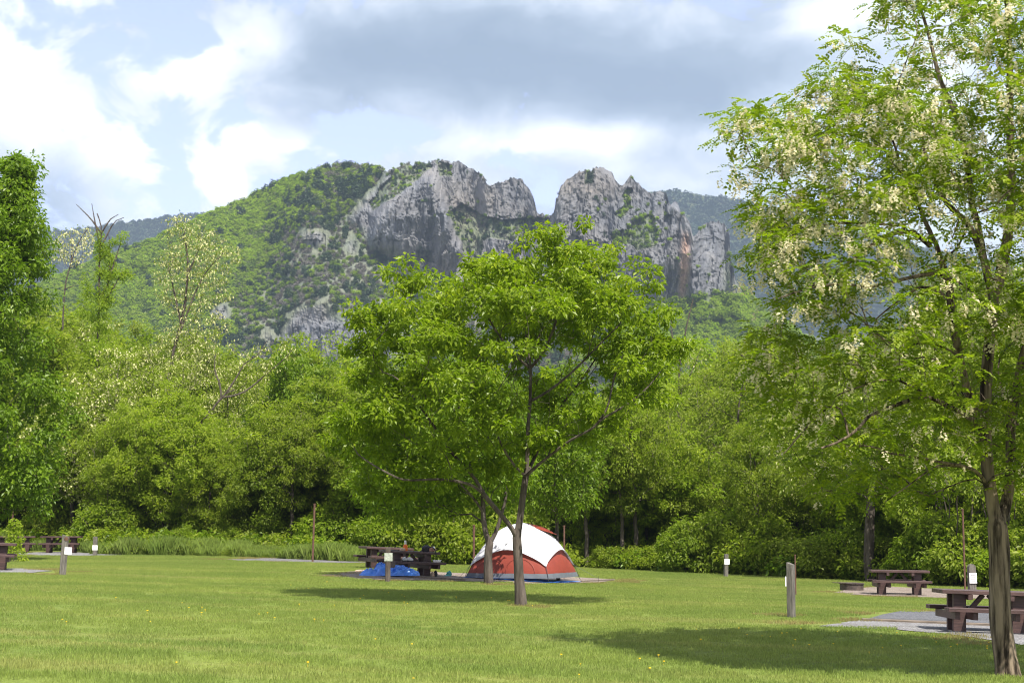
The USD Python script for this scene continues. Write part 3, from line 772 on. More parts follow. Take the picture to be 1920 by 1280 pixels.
def far_ridge(name, line, Y0, label, foot, seed):
    """A wooded ridge kilometres away: a slope up to the crest and down behind."""
    line = np.array(line, float)
    cols = np.arange(line[0, 0], line[-1, 0], 4.0)
    top = np.interp(cols, line[:, 0], line[:, 1]) + 5 * (meshkit.fbm(np.c_[cols / 60, 0 * cols, 0 * cols], 4, seed) - 0.5)
    t = np.linspace(0, 1, 70)
    PY = foot + (top[None] - foot) * t[:, None]
    PX = np.broadcast_to(cols[None], PY.shape)
    Y = Y0 + (t[:, None] - 1) * 900 + 90 * (meshkit.fbm(np.stack([PX / 70, PY / 60, 0 * PX], -1), 4, seed + 1) - 0.5)
    A, E = ray(PX, PY)
    V = np.stack([A * Y, Y, EYE + E * Y], -1)
    V = np.concatenate([V[:1] * [1, 0.9, 0] + [0, 0, -12], V, [V[-1] + np.array([0, 300, -40]), V[-1] + np.array([0, 1200, -600])]], 0)
    obj("/World", name, (V.reshape(-1, 3), grid_faces(len(V), len(cols))[:, ::-1]), M_forest_floor, smooth=True, kind="structure", label=label)
    rg = np.random.default_rng(seed)
    N = 9000
    i, j = rg.integers(18, 69, N), rg.integers(0, len(cols) - 1, N)
    pos = V[i, j] + rg.random((N, 1)) * (V[i, j + 1] - V[i, j]) + rg.random((N, 1)) * (V[i + 1, j] - V[i, j])
    pos[:, 2] -= 4
    protos = [(*(lambda a: (a[0], mat, a[1]))(crown_proto(seed + 9 + k, 60, 3.0)),) for k, mat in enumerate((M_ridge_leaf, M_hill_pine, M_ridge_leaf))]
    instances(name + "_forest", protos, pos, rg.uniform(1.3, 2.3, N), rg.integers(0, 3, N), label.replace("ridge", "woods covering the ridge"), rg=rg)


mountain()
far_ridge("left_ridge", [(-300, 452), (90, 434), (200, 424), (280, 411), (335, 403), (372, 400), (392, 405), (470, 425), (640, 470)], 4300, "far blue green wooded ridge behind the hill at left", 640, 71)
far_ridge("right_ridge", [(1130, 372), (1200, 360), (1255, 357), (1300, 362), (1350, 372), (1420, 384), (1500, 405), (1600, 430), (1760, 470), (2100, 540)], 4000, "far blue green wooded ridge right of the rock fins", 700, 81)


def haze():
    lo, hi = np.array([-6500, -80, -6.0]), np.array([6500, 9500, 1700.0])
    m = box(*(hi - lo), (hi + lo) / 2, 0.5)
    look = usdkit.material(stage, LK + "haze_look", {"v": ("principled_volume", {"color": (0.62, 0.78, 0.98), "density": 0.000085, "anisotropy": 0.25})}, [], volume="v.volume")
    obj("/World", "haze", m, look, kind="stuff", label="thin blue summer haze in the valley air")


haze()
#PART3
# ------------------------------------------------------------------ single trees
def wood_parts(t, sk, bark, tip=0.006, power=0.42, thick=0.05, wob=0.12, trunk_name="trunk"):
    for key, m in sk.mesh(tip, power, (lambda r: trunk_name if r > thick else "branches"), wob).items():
        obj(t, key.split("_")[0], m, bark, smooth=50, kind="stuff" if key == "branches" else None)


def local(P, o):
    return [np.asarray(p) - o for p in P]


def limb(Y, *pts):
    """Pixels (x, y) or (x, y, metres behind the trunk) of a limb in the photograph as points in space."""
    return np.array([pt(p[0], p[1], Y + (p[2] if len(p) > 2 else 0)) for p in pts])


def maple():
    """The maple on the lawn in front of the tent."""
    rg = np.random.default_rng(21)
    base = at(977, 1134)
    Y = base[1]
    sk = Skeleton()
    tr = sk.path(np.vstack([base - [0, 0, 0.15], limb(Y, (976, 1118), (973, 1080), (971, 1040), (969, 1008))]), r=(0.125, 0.095))
    for k, f in zip(tr, (1.35, 1.15, 1.05)):
        sk.r0[k] *= f
    fork1 = tr[-1]
    L = sk.path(limb(Y, (958, 988, -.1), (935, 960, -.2), (908, 928, -.4)), fork1, (0.055, 0.05))
    La = sk.path(limb(Y, (885, 890, -.5), (850, 852, -.6), (818, 805, -.7), (790, 765, -.8), (752, 715, -.8)), L[-1], (0.042, 0.018))
    Lb = sk.path(limb(Y, (872, 905, -.8), (820, 898, -1.1), (765, 900, -1.4), (715, 880, -1.5), (670, 850, -1.4)), L[-1], (0.036, 0.015))
    Lc = sk.path(limb(Y, (870, 800, .5), (850, 740, .9), (830, 690, 1.1), (790, 620, 1.2)), La[2], (0.026, 0.012))
    M = sk.path(limb(Y, (976, 965), (981, 925), (986, 893)), fork1, (0.078, 0.068))
    f2 = M[-1]
    S = sk.path(limb(Y, (968, 876, -.3), (948, 848, -.6), (932, 815, -.8), (905, 770, -1.0), (885, 725, -1.0)), f2, (0.034, 0.014))
    C = sk.path(limb(Y, (989, 850), (990, 805), (994, 750), (995, 700), (990, 650), (978, 600), (962, 560, .2), (950, 520, .3)), f2, (0.048, 0.014))
    C2 = sk.path(limb(Y, (1000, 862, .3), (1018, 825, .6), (1036, 790, .9), (1060, 750, 1.2), (1090, 712, 1.4), (1130, 650, 1.6)), f2, (0.044, 0.014))
    R = sk.path(limb(Y, (1004, 876, -.2), (1032, 853, -.5), (1072, 824, -.8), (1112, 802, -1.0), (1130, 785, -1.1), (1165, 765, -1.2), (1205, 735, -1.2), (1235, 700, -1.2)), f2, (0.04, 0.014))
    sk.path(limb(Y, (1020, 655, -.2), (1040, 610, -.4), (1050, 560, -.5), (1050, 500, -.4)), C[len(C) // 2], (0.038, 0.015))
    sk.path(limb(Y, (1025, 735, -.3), (1070, 700, -.5), (1110, 660, -.6), (1160, 610, -.6)), C[len(C) // 3], (0.032, 0.015))
    sk.path(limb(Y, (960, 660, -.4), (930, 620, -.8), (900, 570, -1), (860, 530, -1)), C[len(C) // 2], (0.03, 0.014))
    sk.path(limb(Y, (1140, 760, -.9), (1150, 715, -.8), (1170, 660, -.8)), R[len(R) // 2], (0.025, 0.012))
    poly = [(752, 540), (750, 508), (775, 502), (800, 512), (825, 520), (852, 530), (862, 500), (880, 494), (905, 506), (930, 480), (958, 476), (985, 490), (1006, 462), (1022, 442), (1052, 440), (1064, 462), (1082, 452), (1096, 466), (1118, 490), (1132, 464), (1144, 470), (1140, 498),
            (1166, 498), (1186, 504), (1196, 530), (1214, 562), (1206, 600), (1196, 632), (1225, 624), (1250, 640), (1264, 672), (1258, 704), (1236, 722), (1214, 722), (1206, 752), (1182, 772), (1186, 806), (1150, 826), (1120, 800), (1085, 830), (1060, 805), (1040, 825), (1020, 830), (1000, 800),
            (975, 880), (920, 880), (890, 860), (868, 890), (800, 906), (760, 930), (716, 900), (660, 870), (628, 838), (618, 790), (632, 760), (668, 740), (700, 730), (672, 690), (652, 660), (690, 638), (686, 606), (706, 592), (740, 600), (742, 578), (764, 570), (790, 560), (775, 545)]
    T = puffs(rg, poly, Y, 3.0, 118, 0.55, 7, 0.29, holes=[(1000, 700, 90, 115, 0.95), (1075, 705, 100, 80, 0.8), (945, 800, 70, 60, 0.6), (1120, 745, 60, 30, 0.6), (925, 690, 60, 60, 0.5), (880, 850, 60, 40, 0.6), (800, 760, 40, 60, 0.4)], back=0.25)
    ends = sk.grow(T, rg, 0.35, 0.22, 0.35, first=len(tr) + 3)
    bare = polygon_targets(rg, [(880, 600), (1000, 560), (1120, 600), (1180, 700), (1120, 790), (1000, 850), (900, 830), (850, 720)], Y, 1.7, 150, 0.3)
    sk.grow(bare, rg, 0.5, 0.22, 0.5, first=len(tr) + 3)
    t = thing("maple_tree", "round bright green tree with a forked trunk standing alone in front of the tent", "tree", base)
    sk.p = local(sk.p, base)
    wood_parts(t, sk, M_bark, 0.0042, 0.40, 0.035, 0.1)
    P = np.array([sk.p[e] for e in ends])
    rad = rg.uniform(0.18, 0.34, len(P))
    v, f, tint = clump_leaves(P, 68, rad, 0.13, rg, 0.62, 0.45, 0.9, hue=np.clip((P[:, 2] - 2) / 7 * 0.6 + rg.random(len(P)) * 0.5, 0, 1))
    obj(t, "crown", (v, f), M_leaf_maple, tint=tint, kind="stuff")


def second_tree():
    """The tree with a double stem between the maple and the tent."""
    rg = np.random.default_rng(22)
    base = at(916, 1094)
    Y = base[1]
    sk = Skeleton()
    tr = sk.path(np.vstack([base - [0, 0, 0.1], limb(Y, (916, 1085), (915, 1050), (918, 1018))]), r=(0.15, 0.115))
    A = sk.path(limb(Y, (910, 995), (906, 960), (905, 920), (900, 860), (890, 780), (870, 700)), tr[-1], (0.085, 0.02))
    B = sk.path(limb(Y, (930, 996), (940, 965), (948, 930), (952, 880, .3), (960, 820, .6), (958, 760, .6)), tr[-1], (0.065, 0.02))
    sk.path(limb(Y, (860, 905, -1), (800, 870, -2), (730, 830, -2.4)), A[4], (0.04, 0.015))
    poly = [(672, 860), (690, 780), (740, 720), (820, 680), (890, 660), (950, 700), (985, 780), (1000, 850), (990, 900), (965, 935), (940, 955), (920, 965), (880, 950), (840, 972), (790, 960), (740, 975), (700, 955), (676, 920)]
    T = polygon_targets(rg, poly, Y + 0.8, 2.6, 330, 0.46, holes=[(915, 930, 40, 45, 0.6)])
    ends = sk.grow(T, rg, 0.35, 0.28, 0.3, first=len(tr))
    t = thing("shade_tree", "darker green tree with two stems just left of the tent, behind the lone bright tree", "tree", base)
    sk.p = local(sk.p, base)
    wood_parts(t, sk, M_bark_dark, 0.006, 0.4, 0.05, 0.1)
    P = np.array([sk.p[e] for e in ends])
    v, f, tint = clump_leaves(P, 70, rg.uniform(0.38, 0.62, len(P)), 0.17, rg, 0.6, 0.5, 0.9)
    obj(t, "crown", (v, f), M_leaf_second, tint=tint, kind="stuff")


def puffs(rg, poly, Y0, thick, n, sep, per, spread, **kw):
    """Foliage gathered in puffs with gaps between them."""
    c = polygon_targets(rg, poly, Y0, thick, n, sep, **kw)
    q = np.repeat(c, per, 0) + rg.normal(size=(len(c) * per, 3)) * np.repeat(rg.uniform(0.75, 1.35, len(c)), per)[:, None] * spread * [1, 1, 0.62]
    return np.vstack([q, polygon_targets(rg, poly, Y0, thick, n // 2, sep, **kw)])


def compound_leaves(pos, axis, rg, length=0.25, pairs=6):
    """Feathered leaves of a locust: paired oval leaflets along a drooping stalk."""
    n = len(pos)
    up = np.array([0, 0, 1.0])
    L = length * rg.uniform(0.7, 1.2, n)
    side = unit(np.cross(axis, up + rg.normal(0, 0.25, (n, 3))))
    nrm = np.cross(side, axis)
    V, Fc, T = [], [], []
    tint = rg.random(n)
    off = 0
    for k in range(pairs + 1):
        s = 0.18 + 0.8 * k / pairs
        q = pos + axis * (L * s)[:, None] - up * (L * 0.30 * s * s)[:, None]
        for sg in ((-1, 1) if k < pairs else (0,)):
            ax = unit(axis * 0.35 + side * sg - up * 0.25 * s + rg.normal(0, 0.14, (n, 3))) if sg else unit(axis - up * 0.5)
            ln = L * 0.25 * rg.uniform(0.8, 1.15, n)
            v, f = leaf_mesh(q, ax, unit(nrm + rg.normal(0, 0.2, (n, 3))), ln, ln * 0.62, 0.12)
            V.append(v)
            Fc.append(f + off)
            off += len(v)
            T.append(np.repeat(np.clip(tint + rg.normal(0, 0.12, n), 0, 1), 4))
    return np.vstack(V), np.vstack(Fc), np.concatenate(T)


def racemes(pos, rg, length=0.20, florets=16):
    """Hanging clusters of pea flowers."""
    n = len(pos)
    L = length * rg.uniform(0.6, 1.25, n)
    V, Fc, T = [], [], []
    off = 0
    tint = rg.random(n)
    sway = rg.normal(0, 0.18, (n, 3)) * [1, 1, 0]
    for k in range(florets):
        s = k / (florets - 1)
        a = k * 2.4 + rg.uniform(0, 6.3, n)
        out = np.stack([np.cos(a), np.sin(a), -0.25 + 0 * a], 1)
        rad = 0.010 + 0.024 * math.sin(math.pi * min(1, 0.25 + 0.8 * (1 - s)))
        q = pos + (np.array([0, 0, -1.0]) + sway) * (L * (0.08 + 0.92 * s))[:, None] + out * rad * 0.5
        v, f = leaf_mesh(q, unit(out + rg.normal(0, 0.2, (n, 3))), unit(np.array([0, 0, 1.0]) + rg.normal(0, 0.4, (n, 3))), np.full(n, rad * 1.5), np.full(n, rad * 1.35), 0.3)
        V.append(v)
        Fc.append(f + off)
        off += len(v)
        T.append(np.repeat(np.clip(tint * 0.6 + rg.random(n) * 0.4, 0, 1), 4))
    return np.vstack(V), np.vstack(Fc), np.concatenate(T)


def locust():
    """The flowering locust at the right edge."""
    rg = np.random.default_rng(23)
    base = at(1889, 1266)
    Y = base[1]
    sk = Skeleton()
    tr = sk.path(np.vstack([base - [0, 0, 0.15], limb(Y, (1888, 1255), (1882, 1215), (1877, 1170), (1874, 1120), (1873, 1070), (1872, 1020), (1870, 985))]), r=(0.155, 0.132), step=0.1)
    for k, f in zip(tr, (1.5, 1.3, 1.15, 1.06)):
        sk.r0[k] *= f
    A = sk.path(limb(Y, (1862, 950), (1856, 910), (1850, 865), (1847, 820), (1848, 760), (1850, 700), (1855, 640), (1862, 585), (1862, 555)), tr[-1], (0.088, 0.07), step=0.1)
    B = sk.path(limb(Y, (1884, 950, .2), (1892, 910, .3), (1896, 860, .4), (1895, 810, .4), (1905, 740, .4), (1915, 680, .3), (1935, 620, .2), (1965, 540), (1990, 460), (2010, 380), (2030, 260)), tr[-1], (0.08, 0.03), step=0.1)
    f1 = A[-1]
    A1 = sk.path(limb(Y, (1852, 510), (1838, 470), (1826, 440), (1812, 415, -.1), (1788, 395, -.3), (1765, 365, -.5), (1745, 320, -.6), (1730, 270, -.6)), f1, (0.055, 0.02))
    A2 = sk.path(limb(Y, (1852, 520, .2), (1842, 470, .4), (1834, 425, .5), (1822, 380, .6), (1815, 320, .6), (1800, 240, .6), (1760, 140, .7), (1740, 60, .7), (1720, 0, .7)), f1, (0.055, 0.02))
    A3 = sk.path(limb(Y, (1874, 520), (1884, 470), (1892, 420), (1896, 340), (1894, 260), (1894, 180), (1892, 90), (1888, 0), (1880, -90)), f1, (0.075, 0.025))
    W = sk.path(limb(Y, (1838, 790, -.2), (1815, 735, -.4), (1800, 672, -.6), (1789, 620, -.7), (1784, 584, -.7), (1782, 550, -.7), (1774, 515, -.7)), A[int(len(A) * 0.33)], (0.06, 0.052))
    W1 = sk.path(limb(Y, (1762, 480, -.7), (1752, 448, -.7), (1738, 424, -.7), (1722, 380, -.7), (1700, 340, -.7), (1680, 280, -.7)), W[-1], (0.042, 0.016))
    W2 = sk.path(limb(Y, (1740, 462, -.8), (1715, 435, -.9), (1680, 436, -1.0), (1645, 452, -1.1), (1610, 478, -1.2), (1575, 505, -1.3), (1545, 525, -1.3), (1505, 545, -1.4)), W1[2], (0.036, 0.012))
    sk.path(limb(Y, (1700, 425, -.9), (1650, 420, -.9), (1590, 418, -1.0), (1520, 425, -1), (1450, 440, -1)), W2[4], (0.02, 0.008))
    W3 = sk.path(limb(Y, (1745, 514, -1), (1700, 522, -1.2), (1655, 534, -1.4), (1620, 538, -1.5), (1578, 532, -1.6), (1520, 540, -1.6), (1460, 560, -1.5)), W[-1], (0.032, 0.01))
    sk.path(limb(Y, (1778, 560, -.4), (1745, 540, -.2), (1725, 538, 0), (1690, 560, .2), (1640, 600, .3)), W[-4], (0.03, 0.01))
    sk.path(limb(Y, (1815, 540, .3), (1790, 525, .5), (1740, 500, .7)), A[-4], (0.02, 0.008))
    D = sk.path(limb(Y, (1838, 800, -.5), (1815, 783, -.8), (1790, 768, -1.1), (1760, 752, -1.3), (1734, 742, -1.5), (1700, 752, -1.6), (1665, 765, -1.8), (1630, 780, -1.9), (1600, 812, -2.0), (1540, 840, -2.0)), A[int(len(A) * 0.28)], (0.045, 0.014))
    sk.path(limb(Y, (1720, 730, -1.4), (1685, 714, -1.5), (1650, 712, -1.6), (1620, 722, -1.7), (1570, 740, -1.7)), D[6], (0.022, 0.009))
    E2 = sk.path(limb(Y, (1825, 880, -.4), (1800, 872, -.6), (1775, 868, -.8), (1745, 862, -.9), (1712, 856, -1), (1670, 850, -1.1)), A[int(len(A) * 0.1)], (0.032, 0.012))
    sk.path(limb(Y, (1760, 872, -.8), (1730, 890, -.9), (1700, 912, -1.0), (1660, 940, -1)), E2[3], (0.016, 0.007))
    sk.path(limb(Y, (1560, 760, -1.6), (1530, 782, -1.5), (1500, 815, -1.4), (1470, 850, -1.4)), D[-3], (0.016, 0.008))
    poly = [(1358, 232), (1380, 196), (1420, 208), (1462, 188), (1500, 176), (1530, 156), (1552, 150), (1548, 110), (1540, 66), (1575, 72), (1600, 66), (1640, 40), (1655, 4), (1668, -60), (1720, -120), (2100, -140), (2330, 100), (2400, 420), (2320, 760), (2100, 880), (1960, 890), (1890, 925), (1862, 860),
            (1800, 905), (1740, 930), (1660, 950), (1590, 950), (1530, 920), (1480, 860), (1440, 790), (1412, 710), (1398, 640), (1395, 560), (1408, 450), (1402, 400), (1432, 350), (1440, 310), (1405, 318), (1380, 330), (1362, 300)]
    T = polygon_targets(rg, poly, Y, 2.6, 1150, 0.21, holes=[(1700, 110, 90, 90, 0.55), (1840, 150, 60, 130, 0.5), (1840, 480, 110, 90, 0.62), (1690, 545, 90, 55, 0.55), (1790, 640, 60, 90, 0.4), (1640, 640, 60, 60, 0.35), (1580, 860, 120, 60, 0.35), (1480, 620, 60, 60, 0.3), (1700, 880, 100, 40, 0.45), (1550, 650, 50, 50, 0.35)], back=0.9, reach=170)
    ends = sk.grow(T, rg, 0.30, 0.18, 0.3, first=len(tr) + 12)
    sk.grow(polygon_targets(rg, poly, Y, 2.4, 220, 0.4), rg, 0.45, 0.18, 0.2, first=len(tr) + 12)
    t = thing("locust_tree", "tall tree hung with cream flower clusters, forked grey trunk at the right edge", "tree", base)
    sk.p = local(sk.p, base)
    wood_parts(t, sk, M_locust_bark, 0.0036, 0.40, 0.04, 0.24)
    P = np.array([sk.p[e] for e in ends])
    k = np.repeat(np.arange(len(P)), 14)
    off = unit(rg.normal(size=(len(k), 3))) * rg.uniform(0.03, 0.30, (len(k), 1)) * [1, 1, 0.55]
    axis = unit(off * [1, 1, 0.3] + rg.normal(0, 0.05, (len(k), 3)))
    v, f, tint = compound_leaves(P[k] + off * 0.8, axis, rg)
    obj(t, "crown", (v, f), M_leaf_locust, tint=tint, kind="stuff")
    # flowers: most on the outer and upper twigs at left
    pixel_x = (P[:, 0] + base[0]) / (P[:, 1] + base[1]) * F + CX
    z = P[:, 2]
    w = np.clip((z - 3.4) / 3.0, 0.14, 1) * np.clip(2.0 - (pixel_x - 1400) / 450, 0.55, 2.0)
    w *= 0.35 + 1.3 * (meshkit.fbm(P * 0.8, 2, 4) > 0.48)
    w = np.minimum(w, np.quantile(w, 0.85))
    m = rg.choice(len(P), 3600, p=w / w.sum())
    fo = unit(rg.normal(size=(len(m), 3))) * rg.uniform(0.05, 0.36, (len(m), 1)) * [1, 1, 0.5]
    v, f, tint = racemes(P[m] + fo - [0, 0, 0.05], rg)
    obj(t, "blossom", (v, f), M_blossom, tint=tint, kind="stuff")


def left_tree():
    """The big dark tree at the left edge."""
    rg = np.random.default_rng(24)
    Y = 62.0
    base = np.array([(-20 - CX) / F * Y, Y, 0])
    base[2] = ground(base[0], Y)
    sk = Skeleton()
    tr = sk.path(np.vstack([base - [0, 0, 0.2], limb(Y, (-20, 900), (-15, 700), (0, 550), (25, 400), (32, 310))]), r=(0.32, 0.03), step=0.4)
    poly = [(30, 296), (50, 318), (62, 345), (72, 385), (92, 398), (86, 440), (66, 470), (84, 520), (70, 560), (78, 600), (58, 640), (80, 668), (95, 700), (100, 740), (88, 790), (120, 815), (112, 850), (122, 900), (95, 935), (60, 945), (30, 965), (-40, 960), (-200, 950), (-260, 800), (-230, 600), (-140, 450), (-40, 380), (-8, 330), (12, 305)]
    T = np.vstack([puffs(rg, poly, Y, 4.2, 150, 0.85, 5, 0.42, reach=150), limb(Y, *[(32 + rg.normal(0, 3 + (k * 0.09) ** 1.2), 300 + k * 1.1, rg.normal(0, 0.1 + k * 0.006)) for k in range(160)])])
    ends = sk.grow(T, rg, 0.3, 0.4, 0.2, first=6)
    t = thing("broadleaf_tree", "tall dense dark green tree cut off by the left edge of the picture", "tree", base)
    sk.p = local(sk.p, base)
    wood_parts(t, sk, M_bark_dark, 0.007, 0.4, 0.06, 0.1)
    P = np.array([sk.p[e] for e in ends])
    v, f, tint = clump_leaves(P, 70, rg.uniform(0.35, 0.65, len(P)), 0.20, rg, 0.7, 0.5, 0.9)
    obj(t, "crown", (v, f), M_leaf_dark, tint=tint, kind="stuff")


def thin_locust(name, label, Y, basepx, stem, poly, n, leaves, flowers, mat, seed, r0=0.12, size=0.14, sep=0.4, thick=1.6, limbs=(), per=26, bark=None):
    """A thin tree standing above the woodland, its stems seen against the hill."""
    rg = np.random.default_rng(seed)
    x = (basepx - CX) / F * Y
    base = np.array([x, Y, float(ground(x, Y))])
    sk = Skeleton()
    tr = sk.path(np.vstack([base - [0, 0, 0.1], limb(Y, *stem)]), r=(r0, r0 * 0.25), step=0.4)
    P0 = np.array(sk.p)
    for l in limbs:
        q = limb(Y, *l)
        d = np.linalg.norm(np.array(sk.p) - q[0], axis=1)
        k = int(np.argmin(d))
        sk.path(q[1:] if d[k] < 0.5 else q, k, (r0 * 0.45, r0 * 0.12), step=0.4)
    if n:
        T = polygon_targets(rg, poly, Y, thick, n, sep)
        ends = sk.grow(T, rg, 0.3, 0.4, 0.25, first=max(1, len(tr) // 3))
    t = thing(name, label, "tree", base)
    sk.p = local(sk.p, base)
    wood_parts(t, sk, bark or M_bark_dark, 0.007, 0.4, 0.05, 0.08)
    if not n:
        return t, sk, tr
    P = np.array([sk.p[e] for e in ends])
    if leaves:
        v, f, tint = clump_leaves(P, leaves, rg.uniform(0.3, 0.55, len(P)), size, rg, 0.6, 0.5)
        obj(t, "crown", (v, f), mat, tint=tint, kind="stuff")
    if flowers:
        v, f, tint = clump_leaves(P, flowers, rg.uniform(0.25, 0.5, len(P)), 0.14, rg, 0.6, 1.6, 0.2)
        obj(t, "blossom", (v, f), M_blossom_far, tint=tint, kind="stuff")
    return t, sk, tr


maple()
second_tree()
locust()
left_tree()
thin_locust("locust_tree", "tall slender tree with cream blossom above the left woods, against the green hill", 92.0, 300, [(306, 900), (312, 740), (325, 660), (338, 610), (348, 560), (352, 500), (345, 440)],
            [(310, 410), (345, 402), (385, 428), (430, 452), (455, 478), (440, 500), (420, 520), (432, 560), (400, 580), (430, 610), (405, 650), (420, 700), (360, 735), (290, 725), (275, 660), (310, 620), (330, 590), (300, 560), (290, 500), (312, 460)], 330, 14, 11, M_leaf_pale, 31, 0.17,
            limbs=[[(330, 640), (350, 590), (370, 540), (390, 505), (415, 480)], [(340, 600), (325, 540), (315, 500)], [(352, 520), (372, 470)]])
thin_locust("locust_tree", "thin leaning tree with sparse yellowish flowers beside the tall dark tree at left", 95.0, 118, [(118, 800), (118, 600), (122, 540), (134, 490), (150, 450), (168, 425)],
            [(90, 440), (130, 425), (165, 418), (178, 440), (172, 480), (140, 500), (95, 490), (88, 465)], 60, 6, 12, M_leaf_pale, 32, 0.10, limbs=[[(130, 495), (136, 460), (132, 440)], [(122, 545), (140, 535)]])
t_, sk_, tr_ = thin_locust("dead_tree", "dead bare-topped tree wrapped in bright green vine, at left of the far hill", 90.0, 185, [(185, 800), (184, 640), (186, 560), (186, 500), (190, 432), (182, 400)],
                           None, 0, 0, 0, None, 33, 0.14, limbs=[[(190, 435), (170, 410), (150, 390), (143, 383)], [(190, 435), (205, 412), (222, 402)], [(186, 470), (176, 405), (172, 382)], [(186, 560), (205, 520), (206, 470), (204, 440)], [(205, 520), (228, 450)], [(186, 590), (230, 510), (245, 512)], [(186, 470), (214, 415), (232, 408)]])


def vine():
    rg = np.random.default_rng(34)
    b = np.array(Gf.Vec3d(UsdGeom.Xformable(stage.GetPrimAtPath(t_)).GetLocalTransformation().ExtractTranslation()))
    C = []
    for (x0, y0, x1, y1, n, w) in ((186, 650, 186, 560, 40, 22), (188, 430, 185, 560, 30, 4), (203, 460, 206, 540, 22, 7), (206, 540, 190, 580, 20, 10), (206, 455, 232, 442, 8, 3), (200, 520, 246, 512, 14, 4), (150, 500, 170, 560, 12, 6), (186, 700, 186, 640, 40, 30), (140, 580, 178, 600, 10, 8)):
        for s in rg.random(n):
            C.append(pt(x0 + (x1 - x0) * s + rg.normal(0, w * 0.6), y0 + (y1 - y0) * s + rg.normal(0, 4), 90 + rg.normal(0, w * 0.018)) - b)
    v, f, tint = clump_leaves(np.array(C), 50, 0.28, 0.13, rg, 1.0, 0.6)
    obj(t_, "vine", (v, f), M_leaf_shrub, tint=tint, kind="stuff")


vine()
thin_locust("leaning_tree", "leaning tree with pale grey forked branches over the left woods", 82.0, 330, [(335, 900), (352, 850), (372, 800), (400, 765), (418, 742), (440, 730)], [(430, 640), (470, 650), (520, 640), (560, 650), (540, 690), (500, 700), (450, 690)], 26, 10, 6, M_leaf_pale, 35, 0.13,
            limbs=[[(402, 762), (425, 735), (445, 705), (460, 680), (480, 668), (500, 640)], [(415, 745), (450, 738), (480, 718), (500, 700), (525, 680), (548, 655)], [(405, 745), (412, 720), (402, 690), (405, 660)]], bark=M_bark)
thin_locust("slender_tree", "bare slender trunk rising between the lone bright tree and the flowering one", 96.0, 1272, [(1270, 900), (1272, 760), (1275, 680), (1282, 640), (1290, 600), (1300, 560)], [(1255, 640), (1300, 630), (1320, 660), (1330, 700), (1300, 720), (1262, 700)], 36, 14, 4, M_leaf_wood, 36, 0.12,
            limbs=[[(1275, 680), (1262, 640), (1258, 600), (1262, 570)], [(1272, 740), (1296, 700), (1312, 660)]])
thin_locust("shade_tree", "slender bright green tree rising just behind the tent's right side", 54.0, 1046, [(1046, 1060), (1044, 980), (1040, 900), (1046, 820), (1052, 760)],
            [(985, 760), (1030, 700), (1080, 690), (1112, 760), (1126, 840), (1118, 910), (1104, 950), (1076, 968), (1040, 962), (1000, 972), (985, 930), (1000, 850)], 190, 60, 0, M_leaf_second, 38, 0.075, size=0.15, sep=0.36, thick=2.0,
            limbs=[[(1042, 930), (1070, 880), (1095, 850)], [(1042, 900), (1020, 850), (1010, 800)]])
thin_locust("big_trunk_tree", "stout dark trunk with pale leaves behind the picnic table that has a fire ring", 66.0, 1628, [(1629, 1060), (1630, 1000), (1632, 950), (1634, 900), (1630, 820), (1622, 740), (1610, 660)],
            [(1430, 820), (1480, 740), (1560, 680), (1650, 650), (1740, 700), (1800, 780), (1820, 860), (1790, 920), (1700, 930), (1640, 900), (1560, 930), (1480, 930), (1435, 880)], 330, 34, 4, M_leaf_pale, 37, 0.24, size=0.2, sep=0.5, thick=3.0,
            limbs=[[(1633, 930), (1600, 900), (1560, 880), (1500, 870)], [(1632, 900), (1670, 850), (1720, 820)], [(1632, 860), (1590, 800), (1540, 760)]])

#PART4
# ------------------------------------------------------------------ woodland: a few kinds, each tree a thing
def make_kind(cls, ells, n, leaves, size, mat, bark, seed, height, trunk_r=0.14, lean=0.0, sep=0.5, flowers=0, stems=1, shell=0.35, rad=(0.22, 0.55), tip=0.010, flat=0.85):
    path = f"/World/{cls}"
    stage.CreateClassPrim(path)
    rg = np.random.default_rng(seed)
    sk = Skeleton()
    root = sk.add((0, 0, -0.25), -1, trunk_r * 1.3)
    last = []
    for k in range(stems):
        a = rg.uniform(0, 6.28)
        b = np.array([math.cos(a), math.sin(a), 0]) * (0 if stems == 1 else 0.16)
        out = np.array([math.cos(a), math.sin(a), 0]) * (lean if stems == 1 else rg.uniform(0.12, 0.3) * height)
        pts = [b + [0, 0, 0.1], b * 1.4 + out * 0.25 + [0, 0, 0.3 * height] + rg.normal(0, 0.08, 3), out * 0.6 + [0, 0, 0.6 * height] + rg.normal(0, 0.15, 3), out + [0, 0, 0.86 * height]]
        last += sk.path(pts, root, (trunk_r / stems ** 0.4, 0.015), step=0.35, jit=0.02, rg=rg)
    T = envelope_targets(rg, *ells, n, sep, seed % 40) if isinstance(ells[0], (int, float)) else ellipsoid_targets(rg, ells, n, shell, sep)
    ends = sk.grow(T, rg, 0.3, 0.4, 0.25, first=1)
    for key, m in sk.mesh(tip, 0.4, lambda r: "trunk" if r > trunk_r * 0.5 else "branches", 0.08).items():
        obj(path, key.split("_")[0], m, bark, smooth=50, kind="stuff" if key == "branches" else None)
    P = np.array([sk.p[e] for e in ends])
    hue = np.clip(rg.random(len(P)), 0, 1)
    v, f, tint = clump_leaves(P, leaves, rg.uniform(*rad, len(P)), size, rg, flat, 0.45, 0.85, hue=hue)
    obj(path, "crown", (v, f), mat, tint=tint, kind="stuff")
    if flowers:
        pick = P[rg.random(len(P)) < 0.6]
        v, f, tint = clump_leaves(pick, flowers, 0.45, 0.14, rg, 0.7, 1.6, 0.2)
        obj(path, "blossom", (v, f), M_blossom_far, tint=tint, kind="stuff")
    return path, height


